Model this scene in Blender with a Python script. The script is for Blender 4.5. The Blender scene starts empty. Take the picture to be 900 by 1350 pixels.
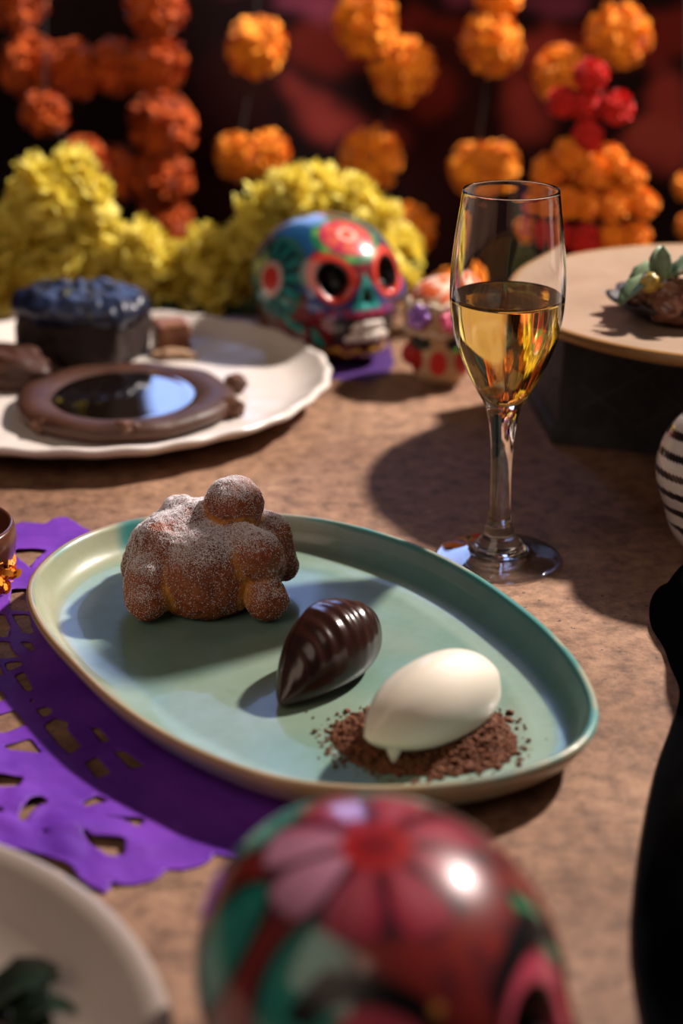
import bpy, math, random
import numpy as np
from mathutils import Vector, Matrix, noise
random.seed(7); np.random.seed(7)
S = bpy.context.scene
COL = S.collection
R = math.radians
# ------------------------------------------------------------------ camera, world, lights
F = 2290.0; PITCH = R(22); CZ = 0.378
cam = bpy.data.cameras.new('camera'); co = bpy.data.objects.new('camera', cam); COL.objects.link(co)
co.location = (0, 0, CZ); co.rotation_euler = (R(90) - PITCH, 0, 0)
cam.sensor_fit = 'VERTICAL'; cam.sensor_height = 36; cam.sensor_width = 24
cam.lens = 36 * F / 1350; cam.clip_start = 0.01
cam.dof.use_dof = True; cam.dof.focus_distance = 0.86; cam.dof.aperture_fstop = 4.4
S.camera = co
S.view_settings.view_transform = 'Standard'; S.view_settings.look = 'None'
S.view_settings.gamma = 1; S.view_settings.use_curve_mapping = False
S.view_settings.exposure = 0.0
w = bpy.data.worlds.new('world'); S.world = w; w.use_nodes = True
w.node_tree.nodes['Background'].inputs[0].default_value = (0.36, 0.33, 0.40, 1)
w.node_tree.nodes['Background'].inputs[1].default_value = 0.085

def light(name, kind, loc, target, power, color, size=0.2, size_y=None, spot=None, blend=0.5):
    l = bpy.data.lights.new(name, kind); o = bpy.data.objects.new(name, l); COL.objects.link(o)
    o.location = loc; d = Vector(target) - Vector(loc); o.rotation_euler = d.to_track_quat('-Z', 'Y').to_euler()
    l.energy = power; l.color = color
    if kind == 'AREA':
        l.shape = 'RECTANGLE' if size_y else 'DISK'; l.size = size
        if size_y: l.size_y = size_y
    if kind == 'SPOT':
        l.spot_size = R(spot); l.spot_blend = blend; l.shadow_soft_size = size
    return o
KD = Vector((0.60, 0.42, 0.70)).normalized()
key = light('key_lamp', 'AREA', Vector((0, 0.85, 0)) + KD * 2.3, (0, 0.9, 0), 118, (1.0, 0.90, 0.82), 0.13)
light('window_light', 'AREA', (-0.127, 1.925, 0.53), (-0.127, 0.0, 0.53), 1.4, (0.34, 0.50, 1.0), 0.20, 0.58)
light('front_fill', 'AREA', (-1.4, -0.7, 1.9), (0, 0.9, 0), 17.0, (1.0, 0.76, 0.58), 1.8, 1.8)
light('backdrop_spot', 'SPOT', (1.0, 0.55, 0.75), (0.22, 1.75, 0.2), 30, (1.0, 0.72, 0.5), 0.12, spot=42, blend=0.9)

def ray(px, py):
    x = (px - 450) / F; y = -(py - 675) / F
    c, s = math.cos(PITCH), math.sin(PITCH)
    return Vector((x, c + y * s, -s + y * c))
def at(px, py, z=0.0):
    d = ray(px, py); t = (z - CZ) / d.z; return Vector((d.x * t, d.y * t, z))
def aty(px, py, Y):
    d = ray(px, py); t = Y / d.y; return Vector((d.x * t, Y, CZ + d.z * t))

# ------------------------------------------------------------------ helpers
def mk_mesh(name, V, Fc, smooth=True, cols=None):
    m = bpy.data.meshes.new(name)
    V = np.asarray(V, dtype=float)
    m.from_pydata(V.tolist(), [], [tuple(int(i) for i in f) for f in Fc])
    if smooth: m.polygons.foreach_set('use_smooth', [True] * len(m.polygons))
    if cols is not None:
        a = m.color_attributes.new('paint', 'FLOAT_COLOR', 'POINT')
        c = np.ones((len(V), 4)); c[:, :3] = cols
        a.data.foreach_set('color', c.ravel())
    m.update(); return m
def link(name, mesh, mat=None, parent=None, loc=None, rot=None):
    o = bpy.data.objects.new(name, mesh); COL.objects.link(o)
    if mat and mesh and not mesh.materials: mesh.materials.append(mat)
    if parent: o.parent = parent
    if loc is not None: o.location = loc
    if rot is not None: o.rotation_euler = rot
    return o
def tag(o, label=None, cat=None, group=None, kind=None):
    if label: o['label'] = label
    if cat: o['category'] = cat
    if group: o['group'] = group
    if kind: o['kind'] = kind
    return o
def thing(name, label, cat, loc=(0, 0, 0), rz=0, group=None):
    o = bpy.data.objects.new(name, None); COL.objects.link(o); o.location = loc; o.rotation_euler = (0, 0, rz)
    o.empty_display_size = 0.02
    return tag(o, label, cat, group)
def join(parts):
    V, Fc, n = [], [], 0
    for v, f in parts:
        v = np.asarray(v, dtype=float); V.append(v); Fc += [tuple(i + n for i in q) for q in f]; n += len(v)
    return np.vstack(V), Fc
def lathe(prof, n=64, close_top=False):
    V = []; Fc = []
    for r, z in prof:
        for k in range(n):
            a = 2 * math.pi * k / n; V.append((r * math.cos(a), r * math.sin(a), z))
    for i in range(len(prof) - 1):
        for k in range(n):
            k2 = (k + 1) % n; Fc.append((i * n + k, i * n + k2, (i + 1) * n + k2, (i + 1) * n + k))
    Fc.append(tuple(reversed(range(n)))); 
    b = (len(prof) - 1) * n; Fc.append(tuple(range(b, b + n)))
    return V, Fc
def cube_sphere(n):
    V = {}; out = []; Fc = []
    def vid(p):
        k = (round(p[0] * 4096), round(p[1] * 4096), round(p[2] * 4096))
        if k not in V: V[k] = len(out); out.append(p)
        return V[k]
    t = [math.tan((i / n * 2 - 1) * math.pi / 4) for i in range(n + 1)]
    for ax in range(3):
        for s in (-1, 1):
            ids = []
            for i in range(n + 1):
                row = []
                for j in range(n + 1):
                    p = [0, 0, 0]; p[ax] = s; p[(ax + 1) % 3] = t[i]; p[(ax + 2) % 3] = t[j]
                    row.append(vid(tuple(p)))
                ids.append(row)
            for i in range(n):
                for j in range(n):
                    q = (ids[i][j], ids[i + 1][j], ids[i + 1][j + 1], ids[i][j + 1])
                    Fc.append(q if s > 0 else q[::-1])
    A = np.array(out, dtype=float); A /= np.linalg.norm(A, axis=1)[:, None]
    return A, Fc
_cs = {}
def csphere(n):
    if n not in _cs: _cs[n] = cube_sphere(n)
    return _cs[n][0].copy(), _cs[n][1]
def sdf_mesh(sdf, center, n, rmax, steps=70):
    D, Fc = csphere(n); c = np.array(center, dtype=float)
    t = np.full(len(D), rmax)
    for _ in range(steps):
        P = c + D * t[:, None]; t -= 0.8 * sdf(P); t = np.maximum(t, rmax * 0.02)
    return c + D * t[:, None], Fc
def ell(P, c, r):
    q = (P - np.array(c)) / np.array(r); k = np.linalg.norm(q, axis=1)
    k1 = np.linalg.norm(q / np.array(r), axis=1) + 1e-9
    return k * (k - 1) / k1
def cap(P, a, b, ra, rb):
    a = np.array(a); b = np.array(b); ab = b - a
    h = np.clip(((P - a) @ ab) / (ab @ ab), 0, 1)
    return np.linalg.norm(P - a - h[:, None] * ab, axis=1) - (ra + (rb - ra) * h)
def smin(a, b, k):
    h = np.clip(0.5 + 0.5 * (b - a) / k, 0, 1); return b * (1 - h) + a * h - k * h * (1 - h)
def smax(a, b, k): return -smin(-a, -b, k)
def sst(a, b, x):
    t = np.clip((x - a) / (b - a), 0, 1); return t * t * (3 - 2 * t)
_rs = np.random.RandomState(3); _WD = _rs.normal(size=(40, 3)); _WP = _rs.uniform(0, 6.28, 40)
def fnoise(P, scale, octs=3, seed=0):
    """cheap vectorised smooth noise, about -1..1"""
    P = np.asarray(P, dtype=float); o = np.zeros(len(P)); amp = 1; s = scale; tot = 0
    for k in range(octs):
        for j in range(5):
            i = (k * 5 + j + seed * 7) % 40
            o += amp * np.sin(P @ _WD[i] * s + _WP[i] + 1.7 * np.sin(P @ _WD[(i + 11) % 40] * s * 0.7 + _WP[(i + 3) % 40]))
        tot += amp * 2.2; amp *= 0.55; s *= 2.1
    return o / tot
def mixc(C, col, m):
    m = np.clip(m, 0, 1)[:, None]; return C * (1 - m) + np.array(col) * m
def hexc(h):
    h = h.lstrip('#'); c = [int(h[i:i + 2], 16) / 255 for i in (0, 2, 4)]
    return tuple((x / 12.92 if x <= 0.04045 else ((x + 0.055) / 1.055) ** 2.4) for x in c)
def blob(n, r, c=(0, 0, 0), amp=0.15, sc=2.5, seed=0):
    D, Fc = csphere(n)
    k = 1 + amp * fnoise(D + seed * 3.7, sc, 2, seed)
    return D * k[:, None] * np.array(r) + np.array(c), Fc

def mat(name, col=(0.5, 0.5, 0.5), rough=0.5, attr=False, noise_s=None, col2=None, bump=0, bump_s=50, spec=0.5,
        sss=0, sssr=(1, 0.5, 0.3), coat=0, sheen=0, transm=0, ior=1.45, contrast=(0.35, 0.65), bdist=0.001, metallic=0, rough2=None):
    m = bpy.data.materials.new(name); m.use_nodes = True; nt = m.node_tree; N = nt.nodes; L = nt.links
    b = N['Principled BSDF']; b.inputs['Roughness'].default_value = rough
    b.inputs['Base Color'].default_value = (*col, 1); b.inputs['Specular IOR Level'].default_value = spec
    b.inputs['IOR'].default_value = ior; b.inputs['Metallic'].default_value = metallic
    b.inputs['Coat Weight'].default_value = coat; b.inputs['Coat Roughness'].default_value = 0.04
    b.inputs['Sheen Weight'].default_value = sheen; b.inputs['Transmission Weight'].default_value = transm
    if sss:
        b.inputs['Subsurface Weight'].default_value = sss; b.inputs['Subsurface Radius'].default_value = sssr
        b.inputs['Subsurface Scale'].default_value = 0.004
    tc = N.new('ShaderNodeTexCoord')
    src = None
    if attr:
        a = N.new('ShaderNodeVertexColor'); a.layer_name = 'paint'; src = a.outputs['Color']
        L.new(src, b.inputs['Base Color'])
    if noise_s:
        n = N.new('ShaderNodeTexNoise'); n.inputs['Scale'].default_value = noise_s; n.inputs['Detail'].default_value = 6
        n.inputs['Roughness'].default_value = 0.6
        L.new(tc.outputs['Object'], n.inputs['Vector'])
        r = N.new('ShaderNodeMapRange'); r.inputs[1].default_value = contrast[0]; r.inputs[2].default_value = contrast[1]
        L.new(n.outputs['Fac'], r.inputs[0])
        x = N.new('ShaderNodeMix'); x.data_type = 'RGBA'; L.new(r.outputs[0], x.inputs[0])
        if attr:
            x.blend_type = 'MULTIPLY'; L.new(src, x.inputs[6]); x.inputs[7].default_value = (*(col2 or (0.8, 0.8, 0.8)), 1)
        else:
            x.inputs[6].default_value = (*col, 1); x.inputs[7].default_value = (*(col2 or col), 1)
        L.new(x.outputs[2], b.inputs['Base Color'])
        if rough2 is not None:
            q = N.new('ShaderNodeMapRange'); q.inputs[3].default_value = rough; q.inputs[4].default_value = rough2
            L.new(r.outputs[0], q.inputs[0]); L.new(q.outputs[0], b.inputs['Roughness'])
    if bump:
        n = N.new('ShaderNodeTexNoise'); n.inputs['Scale'].default_value = bump_s; n.inputs['Detail'].default_value = 5
        L.new(tc.outputs['Object'], n.inputs['Vector'])
        bu = N.new('ShaderNodeBump'); bu.inputs['Strength'].default_value = bump; bu.inputs['Distance'].default_value = bdist
        L.new(n.outputs['Fac'], bu.inputs['Height']); L.new(bu.outputs[0], b.inputs['Normal'])
    return m

def sd_poly(P, poly):
    """signed distance (negative inside) from points P (n,2) to polygon"""
    poly = np.asarray(poly, dtype=float); d = np.full(len(P), 1e9); ins = np.zeros(len(P), bool)
    for i in range(len(poly)):
        a = poly[i]; b = poly[(i + 1) % len(poly)]; e = b - a; w_ = P - a
        t = np.clip((w_ @ e) / (e @ e + 1e-18), 0, 1); q = w_ - t[:, None] * e
        d = np.minimum(d, (q ** 2).sum(1))
        c = (a[1] > P[:, 1]) != (b[1] > P[:, 1])
        with np.errstate(divide='ignore', invalid='ignore'):
            xi = (b[0] - a[0]) * (P[:, 1] - a[1]) / (b[1] - a[1]) + a[0]
        ins ^= c & (P[:, 0] < xi)
    d = np.sqrt(d); return np.where(ins, -d, d)
def sheet(sd, x0, x1, y0, y1, h):
    """marching squares: the area where sd<0 as a mesh, returns verts (n,2), faces"""
    xs = np.arange(x0, x1 + h, h); ys = np.arange(y0, y1 + h, h)
    X, Y = np.meshgrid(xs, ys); G = sd(np.c_[X.ravel(), Y.ravel()]).reshape(X.shape)
    G = np.where(np.abs(G) < 1e-9, 1e-9, G)
    V = []; ids = {}; Fc = []
    def vid(k, p):
        if k not in ids: ids[k] = len(V); V.append(p)
        return ids[k]
    ny, nx = G.shape
    ins = G < 0
    anyi = ins[:-1, :-1] | ins[1:, :-1] | ins[:-1, 1:] | ins[1:, 1:]
    for j, i in zip(*np.nonzero(anyi)):
        cs = [(j, i), (j, i + 1), (j + 1, i + 1), (j + 1, i)]; out = []
        for k in range(4):
            a = cs[k]; b = cs[(k + 1) % 4]; ga = G[a]; gb = G[b]
            if ga < 0: out.append(vid(a, (xs[a[1]], ys[a[0]])))
            if (ga < 0) != (gb < 0):
                lo, hi = (a, b) if a < b else (b, a); gl, gh = G[lo], G[hi]; t = gl / (gl - gh)
                out.append(vid((lo, hi), (xs[lo[1]] + t * (xs[hi[1]] - xs[lo[1]]), ys[lo[0]] + t * (ys[hi[0]] - ys[lo[0]]))))
        if len(out) > 2: Fc.append(tuple(out))
    return np.array(V), Fc
def spline(pts, n):
    P = np.array(pts, dtype=float); m = len(P)
    seg = np.linalg.norm(np.roll(P, -1, 0) - P, axis=1); out = []
    for i in range(m):
        p0, p1, p2, p3 = P[(i - 1) % m], P[i], P[(i + 1) % m], P[(i + 2) % m]
        for t in np.linspace(0, 1, 12, endpoint=False):
            out.append(0.5 * ((2 * p1) + (-p0 + p2) * t + (2 * p0 - 5 * p1 + 4 * p2 - p3) * t * t + (-p0 + 3 * p1 - 3 * p2 + p3) * t ** 3))
    Q = np.array(out); d = np.linalg.norm(np.roll(Q, -1, 0) - Q, axis=1); s = np.r_[0, np.cumsum(d)]
    u = np.linspace(0, s[-1], n, endpoint=False); Qc = np.vstack([Q, Q[:1]])
    return np.c_[np.interp(u, s, Qc[:, 0]), np.interp(u, s, Qc[:, 1])]
def smooth_loop(Q, it=3):
    for _ in range(it): Q = (np.roll(Q, 1, 0) + 2 * Q + np.roll(Q, -1, 0)) / 4
    return Q
def tube(path, r, n=8):
    path = [Vector(p) for p in path]; V = []; Fc = []
    rr = r if hasattr(r, '__len__') else [r] * len(path)
    for i, p in enumerate(path):
        t = (path[min(i + 1, len(path) - 1)] - path[max(i - 1, 0)]).normalized()
        a = t.orthogonal().normalized() if i == 0 else (a - t * a.dot(t)).normalized()
        b = t.cross(a)
        for k in range(n):
            an = 2 * math.pi * k / n; V.append(tuple(p + (a * math.cos(an) + b * math.sin(an)) * rr[i]))
    for i in range(len(path) - 1):
        for k in range(n):
            k2 = (k + 1) % n; Fc.append((i * n + k, i * n + k2, (i + 1) * n + k2, (i + 1) * n + k))
    Fc.append(tuple(reversed(range(n)))); b0 = (len(path) - 1) * n; Fc.append(tuple(range(b0, b0 + n)))
    return V, Fc

# ------------------------------------------------------------------ setting: floor, back wall, table
def box(x0, x1, y0, y1, z0, z1):
    V = [(x, y, z) for z in (z0, z1) for y in (y0, y1) for x in (x0, x1)]
    return V, [(0, 2, 3, 1), (4, 5, 7, 6), (0, 1, 5, 4), (2, 6, 7, 3), (0, 4, 6, 2), (1, 3, 7, 5)]
m_dark = mat('dark_wall', (0.006, 0.005, 0.006), 0.9, noise_s=6, col2=(0.012, 0.009, 0.01))
V, Fc = box(-2.5, 2.5, 1.95, 2.05, -0.75, 2.2)
tag(link('wall_back', mk_mesh('wall_back', V, Fc, False), m_dark), kind='structure')
WX0, WX1, WZ0, WZ1 = -0.23, -0.024, 0.24, 0.82
m_frame = mat('window_frame_paint', (0.05, 0.035, 0.03), 0.5)
wn = link('window_1', mk_mesh('window_1', *join([box(WX0 - .04, WX0, 1.90, 1.955, WZ0 - .04, WZ1 + .04), box(WX1, WX1 + .04, 1.90, 1.955, WZ0 - .04, WZ1 + .04), box(WX0, WX1, 1.90, 1.955, WZ0 - .035, WZ0), box(WX0, WX1, 1.90, 1.955, WZ1, WZ1 + .04)]), False), m_frame)
tag(wn, kind='structure')
V, Fc = box(WX0, WX1, 1.935, 1.945, WZ0, WZ1)
link('window_pane', mk_mesh('window_pane', V, Fc, False), mat('pane_glass', (0.35, 0.45, 0.6), 0.1), wn)
V, Fc = box(-2.5, 2.5, -1.0, 2.05, -0.80, -0.75)
tag(link('floor', mk_mesh('floor', V, Fc, False), mat('floor_dark', (0.02, 0.018, 0.016), 0.8, noise_s=5, col2=(0.03, 0.025, 0.02))), kind='structure')

def table_mat():
    m = mat('stone_top', (0.3, 0.2, 0.13), 0.62); nt = m.node_tree; N = nt.nodes; L = nt.links; b = N['Principled BSDF']
    tc = N.new('ShaderNodeTexCoord')
    def no(s, d, rg=0.6):
        n = N.new('ShaderNodeTexNoise'); n.inputs['Scale'].default_value = s; n.inputs['Detail'].default_value = d
        n.inputs['Roughness'].default_value = rg; L.new(tc.outputs['Object'], n.inputs['Vector']); return n
    n1 = no(7, 5); r1 = N.new('ShaderNodeValToRGB'); L.new(n1.outputs['Fac'], r1.inputs[0])
    e = r1.color_ramp.elements; e[0].position = 0.3; e[0].color = (0.17, 0.082, 0.045, 1); e[1].position = 0.72; e[1].color = (0.43, 0.255, 0.165, 1)
    n2 = no(85, 9, 0.75); r2 = N.new('ShaderNodeValToRGB'); L.new(n2.outputs['Fac'], r2.inputs[0])
    e = r2.color_ramp.elements; e[0].position = 0.36; e[0].color = (0.26, 0.22, 0.22, 1); e[1].position = 0.6; e[1].color = (1.08, 1.05, 1.0, 1)
    x = N.new('ShaderNodeMix'); x.data_type = 'RGBA'; x.blend_type = 'MULTIPLY'; x.inputs[0].default_value = 0.8
    L.new(r1.outputs[0], x.inputs[6]); L.new(r2.outputs[0], x.inputs[7])
    v = N.new('ShaderNodeTexNoise'); v.inputs['Scale'].default_value = 240; v.inputs['Detail'].default_value = 3; L.new(tc.outputs['Object'], v.inputs['Vector'])
    r3 = N.new('ShaderNodeMapRange'); r3.inputs[1].default_value = 0.66; r3.inputs[2].default_value = 0.72; L.new(v.outputs['Fac'], r3.inputs[0])
    x2 = N.new('ShaderNodeMix'); x2.data_type = 'RGBA'; L.new(r3.outputs[0], x2.inputs[0]); L.new(x.outputs[2], x2.inputs[6]); x2.inputs[7].default_value = (0.07, 0.045, 0.04, 1)
    L.new(x2.outputs[2], b.inputs['Base Color'])
    bu = N.new('ShaderNodeBump'); bu.inputs['Strength'].default_value = 0.6; bu.inputs['Distance'].default_value = 0.0012
    n4 = no(110, 8, 0.7); L.new(n4.outputs['Fac'], bu.inputs['Height']); L.new(bu.outputs[0], b.inputs['Normal'])
    b.inputs['Specular IOR Level'].default_value = 0.35
    return m
tb = thing('stone_table', 'brown mottled stone table top that everything stands on', 'table')
V, Fc = box(-0.9, 0.9, -0.15, 1.42, -0.035, 0.0)
o = link('table_top', mk_mesh('table_top', V, Fc, False), table_mat(), tb)
for sx in (-0.8, 0.8):
    for sy in (0.0, 1.3):
        V, Fc = box(sx - 0.03, sx + 0.03, sy - 0.03, sy + 0.03, -0.75, -0.035)
        link('leg', mk_mesh('table_leg', V, Fc, False), m_dark, tb)

# backdrop cloth with painted red patches
Y0 = 1.85
nx, ny = 240, 150
xs = np.linspace(-1.0, 1.0, nx); zs = np.linspace(-0.6, 0.212, ny)
X, Z = np.meshgrid(xs, zs); x = X.ravel(); z = Z.ravel()
yy = Y0 + 0.010 * np.sin(x * 9 + 2 * np.sin(z * 3)) + 0.003 * np.sin(x * 23 + z * 9)
V = np.c_[x, yy, z]
Fc = [(j * nx + i, j * nx + i + 1, (j + 1) * nx + i + 1, (j + 1) * nx + i) for j in range(ny - 1) for i in range(nx - 1)]
C = np.tile(np.array((0.010, 0.004, 0.005)), (len(V), 1))
P2 = np.c_[x, z]
def patch(pts, col, r, soft=0.012):
    global C
    Q = [aty(a, b, Y0) for a, b in pts]; d = np.full(len(V), 9.0)
    for a, b in zip(Q[:-1], Q[1:]):
        a = np.array((a.x, a.z)); b = np.array((b.x, b.z)); e = b - a
        t = np.clip((P2 - a) @ e / (e @ e), 0, 1); d = np.minimum(d, np.linalg.norm(P2 - a - t[:, None] * e, axis=1))
    C = mixc(C, col, 1 - sst(r - soft, r + soft, d + 0.008 * fnoise(V, 40, 2)))
red = (0.13, 0.014, 0.010); pink = (0.25, 0.035, 0.030); br = (0.022, 0.005, 0.005)
patch([(560, 40), (640, 60), (760, 70), (900, 40)], red, 0.022)
patch([(560, 100), (600, 250)], (0.03, 0.006, 0.006), 0.05)
patch([(400, 60), (520, 60), (570, 120)], red, 0.026)
patch([(380, 100), (420, 160), (520, 185)], pink, 0.012)
patch([(690, 130), (700, 170)], pink, 0.02)
patch([(600, -5), (760, 5)], (0.14, 0.03, 0.06), 0.012)
patch([(690, 60), (720, 60)], pink, 0.015)
patch([(875, 120), (880, 190), (830, 195)], pink, 0.020)
patch([(845, 175), (890, 185)], (0.30, 0.05, 0.04), 0.016)
patch([(380, 5), (440, 10)], (0.25, 0.05, 0.1), 0.01)
patch([(-100, -40), (330, -30)], (0.15, 0.02, 0.05), 0.012)
patch([(300, 120), (310, 300)], br, 0.05)
patch([(600, 290), (700, 300)], br, 0.05)
tag(link('backdrop_cloth', mk_mesh('backdrop_cloth', V, Fc, True, C), mat('backdrop_fabric', attr=True, rough=0.85, spec=0.1)),
    'dark hanging cloth with blurred red and pink patches behind everything', 'cloth')

# ------------------------------------------------------------------ pompom garlands
def petal_ball(n_pet, r, seed, w=0.42, lift=0.35, curl=0.3):
    rnd = random.Random(seed); parts = []
    D, f = csphere(6); parts.append((D * r * 0.80, f))
    g = math.pi * (3 - math.sqrt(5))
    for k in range(n_pet):
        zz = 1 - 2 * (k + 0.5) / n_pet; a = g * k; q = math.sqrt(1 - zz * zz)
        d = Vector((q * math.cos(a), q * math.sin(a), zz)); t = d.orthogonal().normalized()
        t = Matrix.Rotation(rnd.uniform(0, 6.28), 3, d) @ t; b = d.cross(t)
        L = r * rnd.uniform(0.9, 1.12); ww = r * w * rnd.uniform(0.7, 1.2)
        base = d * r * 0.70; tip = d * L + t * r * lift * rnd.uniform(0, 1)
        mid = (base + tip) / 2 + d * r * 0.08
        V = [base - b * ww * 0.35, base + b * ww * 0.35, mid - b * ww * 0.6, mid + b * ww * 0.6, tip - b * ww * 0.5 - d * r * 0.03, tip + t * r * 0.06, tip + b * ww * 0.5 - d * r * 0.03]
        parts.append(([tuple(v) for v in V], [(0, 1, 3, 2), (2, 3, 6, 5, 4)]))
    return join(parts)
def pm(name, c, c2): return mat(name, c, 0.75, noise_s=40, col2=c2, spec=0.15, sheen=0.2)
m_orange = pm('marigold_orange', (0.85, 0.24, 0.012), (0.95, 0.38, 0.025))
m_deep = pm('marigold_deep', (0.50, 0.080, 0.008), (0.60, 0.11, 0.012))
m_red = pm('pompom_red', (0.55, 0.012, 0.012), (0.75, 0.03, 0.02))
m_string = mat('string', (0.02, 0.015, 0.012), 0.8)
Vp, Fp = petal_ball(230, 1.0, 1, w=0.30)
me_o = mk_mesh('pompom_orange', Vp, Fp); me_o.materials.append(m_orange)
me_d = mk_mesh('pompom_deep', Vp, Fp); me_d.materials.append(m_deep)
Vp, Fp = petal_ball(200, 1.0, 2, w=0.24, lift=0.12)
me_r = mk_mesh('pompom_red', Vp, Fp); me_r.materials.append(m_red)
me_s = mk_mesh('pompom_small', Vp, Fp); me_s.materials.append(m_orange)
def garland(pts, Y, me, label, group=None, stringy=True, name='marigold_garland', seed=0):
    rnd = random.Random(seed); top = aty(pts[0][0], pts[0][1], Y)
    g = thing(name, label, 'garland', (top.x, Y, top.z), 0, group); org = Vector((top.x, Y, top.z))
    for px, py, rp in pts:
        p = aty(px, py, Y + rnd.uniform(-0.008, 0.008)); dep = p.y * math.cos(PITCH) + (CZ - p.z) * math.sin(PITCH)
        r = rp * dep / F
        o = link('pompom', me, None, g, p - org, (rnd.uniform(0, 6), rnd.uniform(0, 6), rnd.uniform(0, 6))); o.scale = (r, r, r * 0.92)
    if stringy:
        path = [aty(pts[0][0], -150, Y) - org] + [aty(a, b, Y) - org for a, b, _ in pts]
        V, Fc = tube(path, 0.0012, 6); link('string', mk_mesh('string', V, Fc), m_string, g)
    return g
garland([(20, -2, 43), (38, 85, 40), (95, 92, 38), (152, 88, 38), (206, 84, 40), (205, 8, 40)], 1.66, me_d,
        'deep orange marigold garland bent in a row along the top left of the backdrop', seed=1)
garland([(58, 148, 30), (108, 214, 34), (100, 222, 30)], 1.59, me_d, 'short deep orange marigold strand just above the yellow flower mound', seed=2)
garland([(214, 165, 44), (155, 228, 38), (213, 235, 40), (218, 290, 36), (226, 330, 30)], 1.745, me_d,
        'deep orange marigold strand hanging behind the yellow flowers at left', seed=3)
garland([(338, 62, 40), (312, 206, 30), (352, 204, 32)], 1.66, me_o, 'orange marigold strand of one pom above a touching pair, left of centre', seed=4)
garland([(482, 30, 43), (530, 92, 42), (488, 210, 40), (535, 305, 36)], 1.62, me_o, 'zigzag strand of bright orange marigolds above the large painted skull', seed=5)
garland([(655, -12, 34), (648, 57, 41), (625, 222, 34), (652, 218, 32), (596, 385, 30)], 1.62, me_o, 'orange marigold strand hanging right behind the champagne flute', seed=6)
garland([(815, 48, 42), (740, 96, 36), (742, 112, 30)], 1.60, me_o, 'orange marigold strand above the red pompom cross', seed=7)
garland([(905, 245, 18), (908, 300, 18)], 1.60, me_o, 'small orange marigold strand cut off by the right edge of the picture', seed=8)
# pompom cross ornament on the table
cr = thing('pompom_cross', 'red pompom cross on a mound of orange pompoms behind the raised plate', 'ornament', aty(775, 345, 1.36))
org = cr.location.copy(); org.z = 0; cr.location = org
balls = [(778, 100, 'r', 22), (742, 135, 'r', 21), (775, 140, 'r', 22), (812, 142, 'r', 22), (774, 180, 'r', 20),
         (750, 203, 'o', 22), (722, 225, 'o', 23), (780, 225, 'o', 22), (803, 212, 'o', 22), (830, 234, 'o', 21), (752, 240, 'o', 22), (803, 245, 'o', 20),
         (742, 268, 'o', 22), (774, 270, 'o', 22), (809, 270, 'o', 22), (848, 269, 'o', 20), (712, 262, 'o', 20),
         (770, 316, 'r', 21), (836, 313, 'o', 22), (735, 312, 'r', 20), (803, 312, 'o', 20), (700, 305, 'o', 22)]
for a, b, c, r in balls:
    p = aty(a, b, 1.36 + random.uniform(-0.01, 0.01)); r = r * 1.40 / F
    o = link('pompom', me_r if c == 'r' else me_s, None, cr, p - org, (random.uniform(0, 6),) * 3); o.scale = (r,) * 3
    if c == 'r': o['label'] = 'red felt pompom'
V, Fc = join([tube([(0, 0.012, 0.0), (0, 0.012, 0.19)], 0.004, 8), tube([(-0.03, 0.012, 0.165), (0.03, 0.012, 0.165)], 0.004, 8), lathe([(0.045, 0.0), (0.045, 0.008), (0.006, 0.012)], 32)])
link('frame', mk_mesh('cross_frame', V, Fc), m_string, cr)

# ------------------------------------------------------------------ yellow flower garland
def flower_head(seed):
    rnd = random.Random(seed); V = []; Fc = []
    for k in range(34):
        zz = 1 - 1.5 * (k + 0.5) / 34; a = 2.4 * k + rnd.uniform(-.3, .3); q = math.sqrt(max(0, 1 - zz * zz))
        d = Vector((q * math.cos(a), q * math.sin(a), zz)).normalized()
        t = d.orthogonal().normalized(); t = Matrix.Rotation(rnd.uniform(0, 6.28), 3, d) @ t; b = d.cross(t)
        L = rnd.uniform(0.8, 1.3); wd = rnd.uniform(0.28, 0.44); n0 = len(V); nu, nv = 5, 5
        for i in range(nu):
            s = i / (nu - 1)
            for j in range(nv):
                c = j / (nv - 1) * 2 - 1
                wv = wd * (0.35 + 0.9 * math.sin(math.pi * (0.15 + 0.72 * s)))
                p = d * (0.15 + L * 0.85 * s) + b * (c * wv) + t * (0.35 * s * s + 0.12 * c * c * s + 0.05 * math.sin(c * 5 + k) * s)
                if i == nu - 1: p += d * (0.07 * math.sin(j * 2.7 + k))
                V.append(tuple(p))
        for i in range(nu - 1):
            for j in range(nv - 1):
                Fc.append((n0 + i * nv + j, n0 + i * nv + j + 1, n0 + (i + 1) * nv + j + 1, n0 + (i + 1) * nv + j))
    return V, Fc
def petal_mat():
    m = mat('yellow_petal', (0.82, 0.68, 0.06), 0.55, noise_s=9, col2=(0.86, 0.78, 0.26), spec=0.25)
    nt = m.node_tree; N = nt.nodes; L = nt.links; b = N['Principled BSDF']; out = N['Material Output']
    tr = N.new('ShaderNodeBsdfTranslucent'); tr.inputs[0].default_value = (1.0, 0.82, 0.12, 1)
    mx = N.new('ShaderNodeMixShader'); mx.inputs[0].default_value = 0.32
    L.new(b.outputs[0], mx.inputs[1]); L.new(tr.outputs[0], mx.inputs[2]); L.new(mx.outputs[0], out.inputs[0])
    return m
m_yel = petal_mat(); fl = []
for s in range(4):
    V, Fc = flower_head(s); me = mk_mesh('flower_head', V, Fc); me.materials.append(m_yel); fl.append(me)
FG = thing('flower_garland', 'thick ruffled yellow flower garland lying along the back of the table', 'garland', (-0.15, 1.33, 0))
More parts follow.
